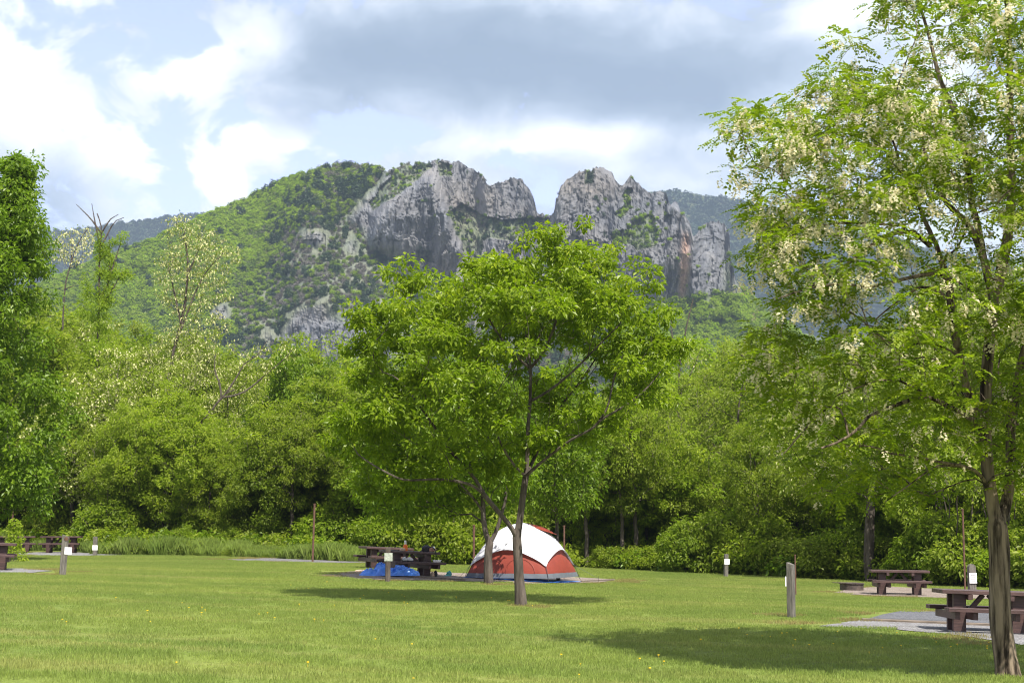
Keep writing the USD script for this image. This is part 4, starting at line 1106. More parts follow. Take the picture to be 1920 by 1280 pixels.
def envelope_targets(rg, height, low, width, n, sep, seed):
    """Twig ends through an egg-shaped crown, thinned by noise so that the outline is ragged and holes stay open."""
    out = np.zeros((0, 3))
    for _ in range(n * 60):
        if len(out) >= n:
            break
        d = unit(rg.normal(size=3)) * rg.random() ** 0.36
        z = (d[2] + 1) / 2
        w = width * (0.62 + 0.55 * math.sin(math.pi * min(1, z * 0.9 + 0.12))) * (1.0 + 0.25 * math.sin(3 * math.atan2(d[1], d[0]) + seed)) * (0.72 + 0.75 * float(meshkit.fbm(np.array([d[0] * 2.3, d[1] * 2.3, d[2] * 3.1]) + seed * 1.7, 2, seed + 3)))
        p = np.array([d[0] * w, d[1] * w, low + (height - low) * z])
        if meshkit.fbm(p * 0.85 + seed * 3.3, 3, seed) < 0.50 or (len(out) and np.min(np.linalg.norm(out - p, axis=1)) < sep * rg.uniform(0.6, 1.3)):
            continue
        out = np.vstack([out, p + rg.normal(0, 0.12, 3)])
    return out


def blobs(seed, height, low, width, n):
    rg = np.random.default_rng(seed)
    out = []
    for _ in range(n):
        s = rg.random()
        z = low + (height - low) * (0.12 + 0.72 * s)
        w = width * (0.35 + 0.65 * math.sin(math.pi * (0.18 + 0.72 * s)))
        r = width * rg.uniform(0.20, 0.40)
        a = rg.uniform(0, 6.28)
        out.append((np.array([math.cos(a) * max(w - r, 0.1), math.sin(a) * max(w - r, 0.1), z]), np.array([r, r, r * rg.uniform(0.6, 0.85)])))
    return out


KINDS = {
    "leafy": make_kind("leafy_tree_kind", (10, 0.8, 2.8), 430, 76, 0.17, M_leaf_wood, M_bark_dark, 41, 10),
    "leafy2": make_kind("round_tree_kind", (9, 0.3, 3.1), 430, 76, 0.18, M_leaf_shrub, M_bark, 42, 9, lean=0.5),
    "pale": make_kind("pale_tree_kind", (10, 1.3, 2.6), 380, 52, 0.16, M_leaf_pale, M_bark, 43, 10, lean=0.7),
    "locust": make_kind("blossom_tree_kind", (11, 2.0, 2.3), 340, 42, 0.15, M_leaf_pale, M_bark_dark, 44, 11, flowers=17, lean=0.8),
    "dark": make_kind("dark_tree_kind", (9, 0.4, 2.2), 400, 76, 0.18, M_leaf_dark, M_bark_dark, 45, 9),
    "tall": make_kind("slender_tree_kind", (10, 3.0, 2.3), 300, 60, 0.17, M_leaf_wood, M_bark, 51, 10, trunk_r=0.15, lean=0.6),
    "multi": make_kind("many_stemmed_kind", blobs(6, 6, 1.9, 2.2, 9), 150, 40, 0.2, M_leaf_wood, M_bark, 46, 6, trunk_r=0.09, stems=7, sep=0.45),
    "shrub": make_kind("shrub_kind", blobs(7, 3, 0.1, 1.8, 16), 130, 60, 0.2, M_leaf_shrub, M_bark_dark, 47, 3, trunk_r=0.05, stems=4, sep=0.4),
    "shrub2": make_kind("broad_shrub_kind", blobs(8, 2.4, 0.0, 1.9, 16), 120, 64, 0.19, M_leaf_wood, M_bark_dark, 48, 2.4, trunk_r=0.05, stems=4, sep=0.4),
    "shrub3": make_kind("pale_shrub_kind", blobs(9, 2.6, 0.1, 1.7, 14), 110, 46, 0.22, M_leaf_pale, M_bark, 49, 2.6, trunk_r=0.05, stems=4, sep=0.4),
}
LOOK = {"tall": "slender bare-trunked tree", "leafy": "mid green leafy tree", "leafy2": "fresh green round-crowned tree", "pale": "pale yellow-green open tree", "locust": "cream-blossomed tree", "dark": "dark green dense tree", "multi": "many-stemmed grey-stalked bush", "shrub": "fresh green shrub", "shrub2": "low broad mid green shrub", "shrub3": "pale green loose shrub"}
NAME = {"tall": "slender_tree", "leafy": "leafy_tree", "leafy2": "round_tree", "pale": "pale_tree", "locust": "blossom_tree", "dark": "dark_tree", "multi": "many_stemmed_bush", "shrub": "shrub", "shrub2": "broad_shrub", "shrub3": "pale_shrub"}
PLACES = [(-300, 110, "behind the leftmost picnic tables"), (110, 250, "behind the two signposts at left"), (250, 400, "under the tall blossoming tree at left"), (400, 520, "behind the left half of the tall grass"), (520, 640, "behind the rusty pole"), (640, 760, "behind the left of the paired picnic tables"),
          (760, 900, "behind the right of the paired picnic tables"), (900, 1080, "behind the tent"), (1080, 1200, "just right of the tent"), (1200, 1330, "left of the distant small signpost"), (1330, 1440, "behind the distant small signpost"), (1440, 1570, "behind the leaning-topped grey post"), (1570, 1700, "by the stout dark trunk"),
          (1700, 1850, "behind the two picnic tables at right"), (1850, 2300, "behind the forked trunk at the right edge")]
seen_labels = {}


def plant(kind, px, Y, h, wide=1.0, where=""):
    path, ph = KINDS[kind]
    x = (px - CX) / F * Y
    place = next(w for a, b, w in PLACES if a <= px < b)
    label = f"{where} {LOOK[kind]} {place}"
    seen_labels.setdefault(label, []).append(None)
    s = h / ph
    t = thing(NAME[kind], label, "shrub" if "shrub" in kind or kind == "multi" else "tree", (x, Y, float(ground(x, Y))), rng.uniform(0, 6.28), None, scale=(s * wide, s * wide, s))
    p = stage.GetPrimAtPath(t)
    p.GetReferences().AddInternalReference(path)
    p.SetInstanceable(True)
    seen_labels[label][-1] = (px, p)


def canopy(px):
    return np.interp(px, [-200, 60, 130, 200, 300, 400, 480, 560, 640, 720, 860, 1100, 1180, 1230, 1300, 1340, 1420, 1500, 1600, 1700, 1800, 1900, 2050],
                     [560, 560, 570, 605, 635, 650, 672, 640, 690, 690, 700, 740, 715, 730, 690, 640, 640, 660, 690, 640, 540, 520, 520])


def tree_to(kind, px, Y, toppx, wide=1.0, where=""):
    x = (px - CX) / F * Y
    h = EYE + ray(px, toppx)[1] * Y - float(ground(x, Y))
    plant(kind, px, Y, h, wide, where)


rng = np.random.default_rng(77)
kinds_left, kinds_mid, kinds_right = ["pale", "leafy2", "leafy", "locust", "pale", "leafy"], ["leafy", "leafy2", "dark", "leafy", "pale"], ["pale", "leafy", "locust", "leafy2", "pale"]
for row, (back, step, drop, where) in enumerate(((8, 62, 120, "nearest"), (22, 66, 55, "mid-woods"), (42, 56, -18, "rearmost"))):
    px = -150 + row * 31
    while px < 2080:
        kk = kinds_left if px < 640 else kinds_mid if px < 1330 else kinds_right
        kind = kk[int(rng.integers(0, len(kk)))]
        e = lawn_edge(px)
        top = canopy(px) + drop * rng.uniform(0.15, 1.7) + rng.uniform(-22, 22)
        tree_to(kind, px + rng.uniform(-14, 14), e + back + rng.uniform(-3, 3), top, rng.uniform(0.95, 1.2) * (1.0 if row else 1.1), where)
        px += step * rng.uniform(0.8, 1.2)
# single ones the photograph shows clearly
tree_to("dark", 562, 88, 634, 0.85, "canopy-topping")
tree_to("locust", 640, 90, 688, 0.9, "canopy-topping")
tree_to("leafy2", 505, 80, 790, 1.0, "foremost")
tree_to("leafy", 395, 79, 800, 1.0, "foremost")
tree_to("locust", 215, 84, 770, 1.1, "foremost")
tree_to("leafy", 1150, 80, 760, 1.15, "foremost")
for p_, y_, t_p in ((262, 96, 640), (330, 90, 668), (395, 94, 655), (452, 90, 668), (235, 88, 700)):
    tree_to("locust", p_, y_, t_p, 1.05, "airy")
tree_to("dark", 1285, 86, 790, 0.8, "gap-filling")
tree_to("leafy2", 100, 92, 620, 0.9, "foremost")
tree_to("locust", 1830, 78, 470, 1.2, "foremost")
tree_to("locust", 1500, 76, 690, 1.2, "foremost")
tree_to("pale", 1395, 84, 640, 1.1, "foremost")
tree_to("pale", 1590, 78, 700, 1.2, "foremost")
for p_, d_, top_, w_ in ((140, 2, 720, 0.9), (235, 2.5, 790, 0.8), (548, 1.5, 770, 0.9), (650, 1.5, 800, 0.9), (822, 0.5, 840, 0.8), (1100, -0.5, 780, 0.9), (1166, 0, 830, 0.8), (1192, 1, 820, 0.8), (1424, 0.3, 870, 0.8), (1740, 1.5, 800, 0.9)):
    tree_to("tall", p_, lawn_edge(p_) + d_ + 1.5, top_ - 70 + 60 * math.sin(p_), w_ * 1.1, "edge")
px = -110
k = 0
while px < 2060:
    kind = ["shrub", "shrub2", "shrub", "shrub3", "shrub2", "shrub"][int(rng.integers(0, 6))]
    if 1060 < px < 1480:
        px += 30
    if 150 < px < 660 and k % 2:
        kind = "shrub"
    plant(kind, px, lawn_edge(px) + (rng.uniform(-0.6, 2.2) if px > 680 else rng.uniform(1.0, 4.5)), rng.uniform(0.9, 2.9), rng.uniform(0.8, 1.25), "lawn-edging")
    k += 1
    px += rng.uniform(30, 62)
for px_, Y_, h_ in ((1745, 64, 5.2), (1790, 62.5, 5.5), (1870, 62, 5), (800, 80, 4.5), (835, 79, 4.5)):
    plant("multi", px_, Y_, h_, 1.0, "bare-legged")
for label, prims in seen_labels.items():
    prims.sort(key=lambda a: a[0])
    n = len(prims)
    for k, (_, p) in enumerate(prims):
        if n > 1:
            order = ["left", "right"] if n == 2 else ["leftmost", "second", "third", "fourth", "fifth", "sixth", "seventh", "eighth", "ninth"]
            p.SetCustomDataByKey("label", ("rightmost" if n > 2 and k == n - 1 else order[k]) + " " + label)
            p.SetCustomDataByKey("group", label.split(" ", 1)[1])

# ------------------------------------------------------------------ grass
def tuft_mesh(rg, n, area, h, w, lean=0.5):
    pos = np.c_[rg.uniform(-area / 2, area / 2, (n, 2)), np.full(n, -0.01)]
    a = rg.uniform(0, 6.28, n)
    H = h * rg.uniform(0.5, 1.25, n)
    bend = np.c_[np.cos(a), np.sin(a), 0 * a] * (H * rg.uniform(0.1, lean, n))[:, None]
    b = rg.uniform(0, 6.28, n)
    side = np.c_[np.cos(b), np.sin(b), 0 * b] * (w / 2 * rg.uniform(0.7, 1.3, n))[:, None]
    z = np.array([0, 0, 1.0])
    v = np.stack([pos - side, pos + side, pos + bend * 0.35 + z * (H * 0.6)[:, None] + side * 0.8, pos + bend + z * H[:, None]], 1)
    i = np.arange(n)[:, None] * 4
    f = np.concatenate([i + np.array([[0, 1, 2]]), i + np.array([[0, 2, 3]])], 0)
    return (v.reshape(-1, 3), f), np.repeat(rg.random(n), 4)


def lawn_grass():
    rg = np.random.default_rng(61)
    size = 1.0
    protos = []
    for k in range(4):
        m, t = tuft_mesh(np.random.default_rng(200 + k), 1500, size * 1.15, 0.050, 0.008)
        protos.append((m, M_blade, t))
    m, t = tuft_mesh(np.random.default_rng(210), 900, size * 1.1, 0.055, 0.008)
    protos.append((m, M_blade_dry, t))
    P = []
    for y in np.arange(15.5, 80, size):
        half = 0.335 * y + 2
        for x in np.arange(-half, half, size):
            P.append((x + rg.uniform(-.2, .2), y + rg.uniform(-.2, .2)))
    P = np.array(P)
    pxs = P[:, 0] / P[:, 1] * F + CX
    keep = (P[:, 1] < lawn_edge(pxs) + 2) & ~on_pad(P[:, 0], P[:, 1])
    for dx, dy in ((.45, 0), (-.45, 0), (0, .45), (0, -.45)):
        keep &= ~on_pad(P[:, 0] + dx, P[:, 1] + dy) | (rg.random(len(P)) < 0.45)
    P = P[keep]
    near = np.zeros(len(P), bool)
    for dx, dy in ((1.0, 0), (-1.0, 0), (0, 1.0), (0, -1.0)):
        near |= on_pad(P[:, 0] + dx, P[:, 1] + dy)
    for bx, by in ((1889, 1266), (977, 1134), (1484, 1157), (916, 1094), (117, 1078)):
        b = at(bx, by)
        near |= np.hypot(P[:, 0] - b[0], P[:, 1] - b[1]) < 0.9
    which = np.where(near & (rg.random(len(P)) < 0.5), 4, rg.integers(0, 4, len(P)))
    z = ground(P[:, 0], P[:, 1])
    hs = 0.75 + 0.5 * meshkit.fbm(np.c_[P * 0.22, P[:, 0] * 0], 3, 3)
    S = np.stack([np.ones(len(P)), np.ones(len(P)), hs], 1)
    instances("lawn_grass", protos, np.c_[P, z], S, which, "short mown yellow-green grass of the lawn", rg=rg)
    # taller grass along the edge of the woods at left
    m1, t1 = tuft_mesh(np.random.default_rng(220), 760, 0.9, 0.70, 0.011, 0.45)
    m2, t2 = tuft_mesh(np.random.default_rng(221), 700, 0.9, 0.55, 0.011, 0.5)
    q = []
    for _ in range(680):
        px = rg.uniform(160, 760) if rg.random() < 0.8 else rg.uniform(-100, 160)
        Y = lawn_edge(px) - 2.5 + rg.uniform(0, 5.0) + (1.5 if px < 160 else 0) + max(0, (px - 640) / 60)
        x = (px - CX) / F * Y
        q.append((x, Y, ground(x, Y)))
    q = np.array(q)
    wv, wf, wt = clump_leaves(np.array([[0.3 * math.cos(a * 2.4), 0.3 * math.sin(a * 2.4), 0.1 + 0.07 * a] for a in range(8)]), 36, 0.22, 0.09, rg)
    hs = np.clip(0.1 + 1.2 * meshkit.fbm(np.c_[q[:, :2] * 0.45, q[:, 0] * 0], 3, 14), 0.25, 1.1) * rg.uniform(0.75, 1.15, len(q))
    instances("tall_grass", [(m1, M_tall, t1), (m2, M_tall, t2), ((wv, wf), M_leaf_pale, wt), ((wv, wf), M_leaf_shrub, wt)], q, hs, np.where(rg.random(len(q)) < 0.42, rg.integers(2, 4, len(q)), rg.integers(0, 2, len(q))), "unmown tall grass along the foot of the left woods", rg=rg)
    m1, t1 = clump_leaves(np.array([[0.2 * math.cos(a), 0.2 * math.sin(a), 0.2 + 0.05 * a] for a in range(6)]), 40, 0.32, 0.16, rg)[:2], None
    v, f, t1 = clump_leaves(np.array([[0.35 * math.cos(a), 0.35 * math.sin(a), 0.15 + 0.08 * a] for a in range(6)]), 40, 0.36, 0.16, rg)
    q = []
    for _ in range(1500):
        px = rg.uniform(-150, 2080)
        Y = lawn_edge(px) + 0.6 + rg.exponential(6.0)
        x = (px - CX) / F * Y
        q.append((x, Y, ground(x, Y)))
    q = np.array(q)
    instances("undergrowth", [((v, f), M_leaf_wood, t1), ((v, f), M_leaf_dark, t1), ((v, f), M_leaf_pale, t1)], q, rg.uniform(0.6, 1.7, len(q)), rg.integers(0, 3, len(q)), "low leafy undergrowth on the woodland floor", rg=rg)
    # dandelions
    import trimesh
    d = trimesh.creation.cylinder(0.016, 0.012, sections=7)
    mb = MB().add(np.array(d.vertices) + [0, 0, 0.06], d.faces).add(*tube([(0, 0, 0), (0, 0, 0.055)], 0.002, 3))
    q = []
    for cx, cy, n, sx, sy in ((1150, 1260, 16, 90, 14), (1560, 1195, 34, 130, 12), (1780, 1205, 26, 80, 10), (760, 1120, 30, 130, 14), (450, 1150, 26, 90, 16), (120, 1150, 10, 90, 30), (980, 1135, 8, 20, 5), (1000, 1200, 14, 500, 40), (640, 1100, 10, 60, 8)):
        for _ in range(n):
            px, py = cx + rg.normal(0, sx), cy + rg.normal(0, sy)
            if 1085 < py < 1290:
                q.append(at(px, py))
    q = np.array(q)
    q = q[~on_pad(q[:, 0], q[:, 1])][::2]
    instances("dandelions", [(mb.get(), M_flower, None)], q, rg.uniform(0.6, 1.0, len(q)), np.zeros(len(q), int), "small yellow dandelions scattered over the lawn", rg=rg)


lawn_grass()
#PART5
# ------------------------------------------------------------------ picnic tables
def slope_at(x, y):
    return math.atan(float(ground(x + 0.5, y) - ground(x - 0.5, y)))


def make_table():
    path = "/World/picnic_table_kind"
    stage.CreateClassPrim(path)
    L = 1.86
    for k in range(4):
        obj(path, "tabletop_plank", box(L, 0.188, 0.075, (0, (k - 1.5) * 0.196, 0.745), 0.006), M_table)
    for s in (-1, 1):
        for k in range(2):
            obj(path, "seat_plank", box(L, 0.145, 0.075, (0, s * (0.60 + k * 0.153), 0.425), 0.006), M_table)
    for e in (-1, 1):
        x = e * 0.56
        for s in (-1, 1):
            obj(path, "leg", box(0.24, 0.09, 0.705, (x, s * 0.20, 0.3525), 0.006), M_table)
        obj(path, "seat_beam", box(0.09, 1.44, 0.14, (x - e * 0.167, 0, 0.315), 0.006), M_table)
        obj(path, "top_cleat", box(0.09, 0.76, 0.10, (x - e * 0.167, 0, 0.655), 0.006), M_table)
        obj(path, "seat_beam", box(0.09, 1.44, 0.14, (x + e * 0.167, 0, 0.315), 0.006), M_table)
        p0, p1 = np.array([x - e * 0.215, 0, 0.36]), np.array([e * 0.05, 0, 0.70])
        d = p1 - p0
        obj(path, "brace", box(np.linalg.norm(d), 0.085, 0.085, (p0 + p1) / 2, 0.006, roty(-math.atan2(d[2], d[0]))), M_table)
    return path


TABLE = make_table()


def table(px, py, rot, label):
    b = at(px, py)
    t = thing("picnic_table", label, "picnic table", b, rot, "brown picnic tables of the campsites", tilt=-slope_at(b[0], b[1]))
    p = stage.GetPrimAtPath(t)
    p.GetReferences().AddInternalReference(TABLE)
    p.SetInstanceable(True)
    return b


table(1848, 1184, 0.0, "brown picnic table nearest the camera, partly behind the forked trunk at right")
table(1686, 1114, -0.10, "brown picnic table beside the low fire ring at right")
T2 = table(766, 1078, 0.55, "brown picnic table with the dark bag and orange bottle on top")
T1 = table(722, 1066, 0.50, "brown picnic table standing behind the blue tarp heap, nothing on it")
table(115, 1036, 0.10, "brown picnic table behind the signpost with a white card at left")
table(26, 1036, 0.35, "brown picnic table half hidden, furthest back at the left edge")
table(-34, 1067, 0.25, "brown picnic table cut off by the left edge")


# ------------------------------------------------------------------ posts with cards, lantern poles
def post(px, py, toppy, wpx, rot, label, top="slant", cardpx=None, cardcol=None, lean=0.0, cardface=-1, emblem=False, lines=False, wood=None):
    wood = wood or M_post
    b = at(px, py)
    m = b[1] / F
    h, w = (py - toppy) * m, wpx * m / (abs(math.cos(rot)) + abs(math.sin(rot)))
    t = thing("signpost", label, "signpost", b, rot, tilt=lean)
    if top == "round":
        import trimesh
        from shapely.geometry import Polygon
        a = np.linspace(0, math.pi, 13)
        prof = [(-w / 2, -0.2), (w / 2, -0.2)] + [(w / 2 * math.cos(x), h - w / 2 + w / 2 * math.sin(x)) for x in a]
        e = trimesh.creation.extrude_polygon(Polygon(prof), w * 0.8, engine="earcut")
        v = np.array(e.vertices)[:, [0, 2, 1]] * [1, -1, 1] + [0, w * 0.4, 0]
        obj(t, "post", (v, np.array(e.faces)), wood)
    else:
        import trimesh
        c = 0.008
        q = []
        for sx in (-1, 1):
            for sy in (-1, 1):
                z = h - (0.22 * w * (1 - sx) + 0.12 * w * (1 + sy) if top == "slant" else 0)
                z = h - (0.30 * w if (sx > 0 and top == "slant") else 0.0)
                for dx, dy in ((c, 0), (0, c)):
                    q += [(sx * (w / 2 - dx), sy * (w / 2 - dy), -0.2), (sx * (w / 2 - dx), sy * (w / 2 - dy), z - 0.008)]
                q.append((sx * (w / 2 - 2 * c), sy * (w / 2 - 2 * c), z))
        hull = trimesh.convex.convex_hull(np.array(q))
        obj(t, "post", (np.array(hull.vertices), np.array(hull.faces)), wood)
    if cardpx:
        x0, y0, x1, y1 = cardpx
        cw, ch, cz = (x1 - x0) * m, (y1 - y0) * m, (py - (y0 + y1) / 2) * m
        cx = ((x0 + x1) / 2 - px) * m
        y = cardface * (w / 2 + 0.008)
        if abs(cardface) == 1:
            obj(t, "card", box(cw, 0.012, ch, (cx, y, cz), 0.004), cardcol or M_sign)
            if lines:
                for k in range(4):
                    obj(t, "printed_line", box(cw * (0.72, 0.6, 0.68, 0.5)[k], 0.003, ch * 0.07, (cx, y - 0.007, cz + ch * (0.3 - 0.19 * k)), 0.001), M_print)
        else:
            obj(t, "card", box(0.012, cw, ch, (-(w / 2 + 0.008), 0, cz), 0.004), cardcol or M_sign)
    if emblem:
        import trimesh
        e = trimesh.creation.cylinder(0.055, 0.012, sections=18)
        e.apply_transform(trimesh.transformations.rotation_matrix(math.pi / 2, (1, 0, 0)))
        obj(t, "round_plate", (np.array(e.vertices) + [0.02, -(w / 2 + 0.007), h - 0.11], np.array(e.faces)), M_rust)
    return t


post(1484, 1157, 1056, 17, -0.62, "tall weathered grey post with a slanted top, a white card edge at its left side", cardpx=(1466, 1082, 1484, 1100), cardface=2)
post(117, 1078, 1003, 15, 0.30, "weathered grey post at left with a white card and small round plate", cardpx=(117, 1026, 130, 1039), lean=0.05, emblem=True)
post(178, 1041, 1006, 7, 0.0, "small distant grey post with a white card near the left grey road", top="flat", cardpx=(173.5, 1022, 183.5, 1031))
post(727, 1091, 1028, 10.5, 0.15, "wooden post with a faded card in front of the blue tarp, tree shade put into its dark colour", top="flat", cardpx=(720, 1037, 735, 1052), cardcol=M_card_grey, wood=M_bark_dark)  # tree shade over this post is put into its darker wood colour
post(1361, 1081, 1039, 8, 0.2, "small grey post with a white card at the woods' edge, right of the tent", top="flat", cardpx=(1356.5, 1048, 1366.5, 1058), lean=0.03)
post(1823, 1113, 1058, 14, 0.1, "round-topped post with a printed notice between the two right picnic tables", top="round", cardpx=(1816, 1074, 1830, 1093), lines=True)


def pole(px, py, toppy, label, Y=None, rpx=1.6, lean=0.0):
    b = at(px, py) if Y is None else np.array([(px - CX) / F * Y, Y, float(ground((px - CX) / F * Y, Y))])
    top = EYE + ray(px, toppy)[1] * b[1] - b[2]
    t = thing("lantern_pole", label, "pole", b)
    obj(t, "shaft", tube([(0, 0, -0.1), (lean * 0.5, 0, top / 2), (lean, 0, top)], rpx * b[1] / F, 8), M_rust, smooth=50)
    obj(t, "cap", tube([(lean, 0, top - 0.01), (lean, 0, top + 0.03)], 1.25 * rpx * b[1] / F, 8), M_rust)


pole(586, 1053, 945, "tall thin rusty pole standing alone left of the picnic tables", rpx=2.0, lean=0.05)
pole(889, 1062, 985, "thin rusty pole just left of the tent", Y=58, rpx=2.2)
pole(1057, 1060, 986, "thin rusty pole rising behind the tent's right slope", Y=58, rpx=1.8)
pole(29, 1040, 958, "thin rusty pole beside the leafy sprigs at far left", Y=70, rpx=1.8)
pole(1486, 1095, 1041, "thin rusty pole tip just behind the slant-topped post", Y=50, rpx=1.4)
pole(1810, 1113, 955, "tall thin brown pole next to the round-topped post", rpx=1.7)


def edging(a, b, label, w=0.10, h=0.10):
    A, B = at(*a), at(*b)
    d = B - A
    n = max(2, int(np.linalg.norm(d) / 1.0))
    P = A + d * np.linspace(0, 1, n)[:, None]
    P[:, 2] = ground(P[:, 0], P[:, 1])
    mid = (A + B) / 2
    mid[2] = float(ground(mid[0], mid[1]))
    yaw, pitch = math.atan2(d[1], d[0]), math.atan2(P[-1, 2] - P[0, 2], np.linalg.norm(d[:2]))
    v, f = box(np.linalg.norm(d), w, h, (0, 0, 0.01), 0.012, rotz(yaw) @ roty(-pitch))
    t = obj("/World", "timber_edging", (v + mid, f), M_timber)
    tag(stage.GetPrimAtPath(t), label, "timber")


edging((1616, 1163.5), (1990, 1179), "low dark timber edging between the two gravels at right")
edging((778, 1083), (872, 1088.5), "low dark timber edging in front of the paired picnic tables")
edging((1090, 1090.5), (1150, 1087.5), "short low timber edging right of the tent")
edging((200, 1037.5), (336, 1035.5), "long low timber edging along the far left road")

# ------------------------------------------------------------------ fire ring
def fire_ring():
    b = at(1597, 1106)
    t = thing("fire_ring", "low dark steel fire ring beside the picnic table at right", "fire ring", b, 0.3, tilt=-slope_at(b[0], b[1]))
    a = np.linspace(0, 2 * np.pi, 41)
    R, h, th = 0.40, 0.22, 0.015
    prof = [(R, -0.03), (R, h), (R - th, h), (R - th, -0.03)]
    v = np.array([(r * math.cos(x), r * math.sin(x), z) for x in a[:-1] for r, z in prof])
    n = 40
    f = [(i * 4 + k, ((i + 1) % n) * 4 + k, ((i + 1) % n) * 4 + (k + 1) % 4, i * 4 + (k + 1) % 4) for i in range(n) for k in range(4)]
    obj(t, "ring", (v, np.array(f)), M_steel)
    lip = np.array([(0.42 * math.cos(x), 0.42 * math.sin(x), h + 0.012) for x in a])
    obj(t, "rim", tube(lip, 0.018, 6, cap=False), M_steel)
    for k in range(5):
        y = -0.22 + k * 0.11
        obj(t, "grate_bar", tube([(-0.62 if k in (0, 4) else -0.40, y, h + 0.035), (0.25, y, h + 0.035)], 0.010, 6), M_steel)
    obj(t, "grate_handle", tube([(-0.62, -0.22, h + 0.035), (-0.64, 0, h + 0.035), (-0.62, 0.22, h + 0.035)], 0.010, 6), M_steel)
    disc = np.array([(0, 0, 0.05)] + [(0.38 * math.cos(x), 0.38 * math.sin(x), 0.02) for x in a[:-1]])
    obj(t, "ash", (disc, np.array([(0, 1 + i, 1 + (i + 1) % 40) for i in range(40)])), M_gravel_dark)


fire_ring()

# ------------------------------------------------------------------ tent
M_red = plain("red_nylon_look", (0.20, 0.036, 0.022), 0.55, 0.08, 3.0, bump=0.25, bscale=5.0, spec=0.35)
M_white_fly = usdkit.material(stage, LK + "white_nylon_look", {"p": ("principled_bsdf", {"base_color": (0.60, 0.60, 0.62), "roughness": 0.55, "specular_ior_level": 0.3}), "t": ("translucent_bsdf", {"color": (0.7, 0.7, 0.72)}), "m": ("mix_closure", {"fac": 0.25}),
                              "tc": ("texture_coordinate", {}), "n": ("noise_texture", {"scale": 3.5, "detail": 3.0}), "b": ("bump", {"strength": 0.3, "distance": 0.04})},
                              [("tc.object", "n.vector"), ("n.fac", "b.height"), ("b.normal", "p.normal"), ("p.BSDF", "m.closure1"), ("t.BSDF", "m.closure2")], surface="m.closure")
M_grey_nylon = plain("grey_nylon_look", (0.10, 0.11, 0.125), 0.6, 0.1, 4.0)
M_blue_tarp = plain("blue_tarp_look", (0.04, 0.15, 0.60), 0.35, 0.15, 3.0, bump=0.3, bscale=7.0, spec=0.5, col2=(0.08, 0.27, 0.78))
M_black = plain("black_cloth_look", (0.025, 0.025, 0.03), 0.7, 0.3, 10.0)


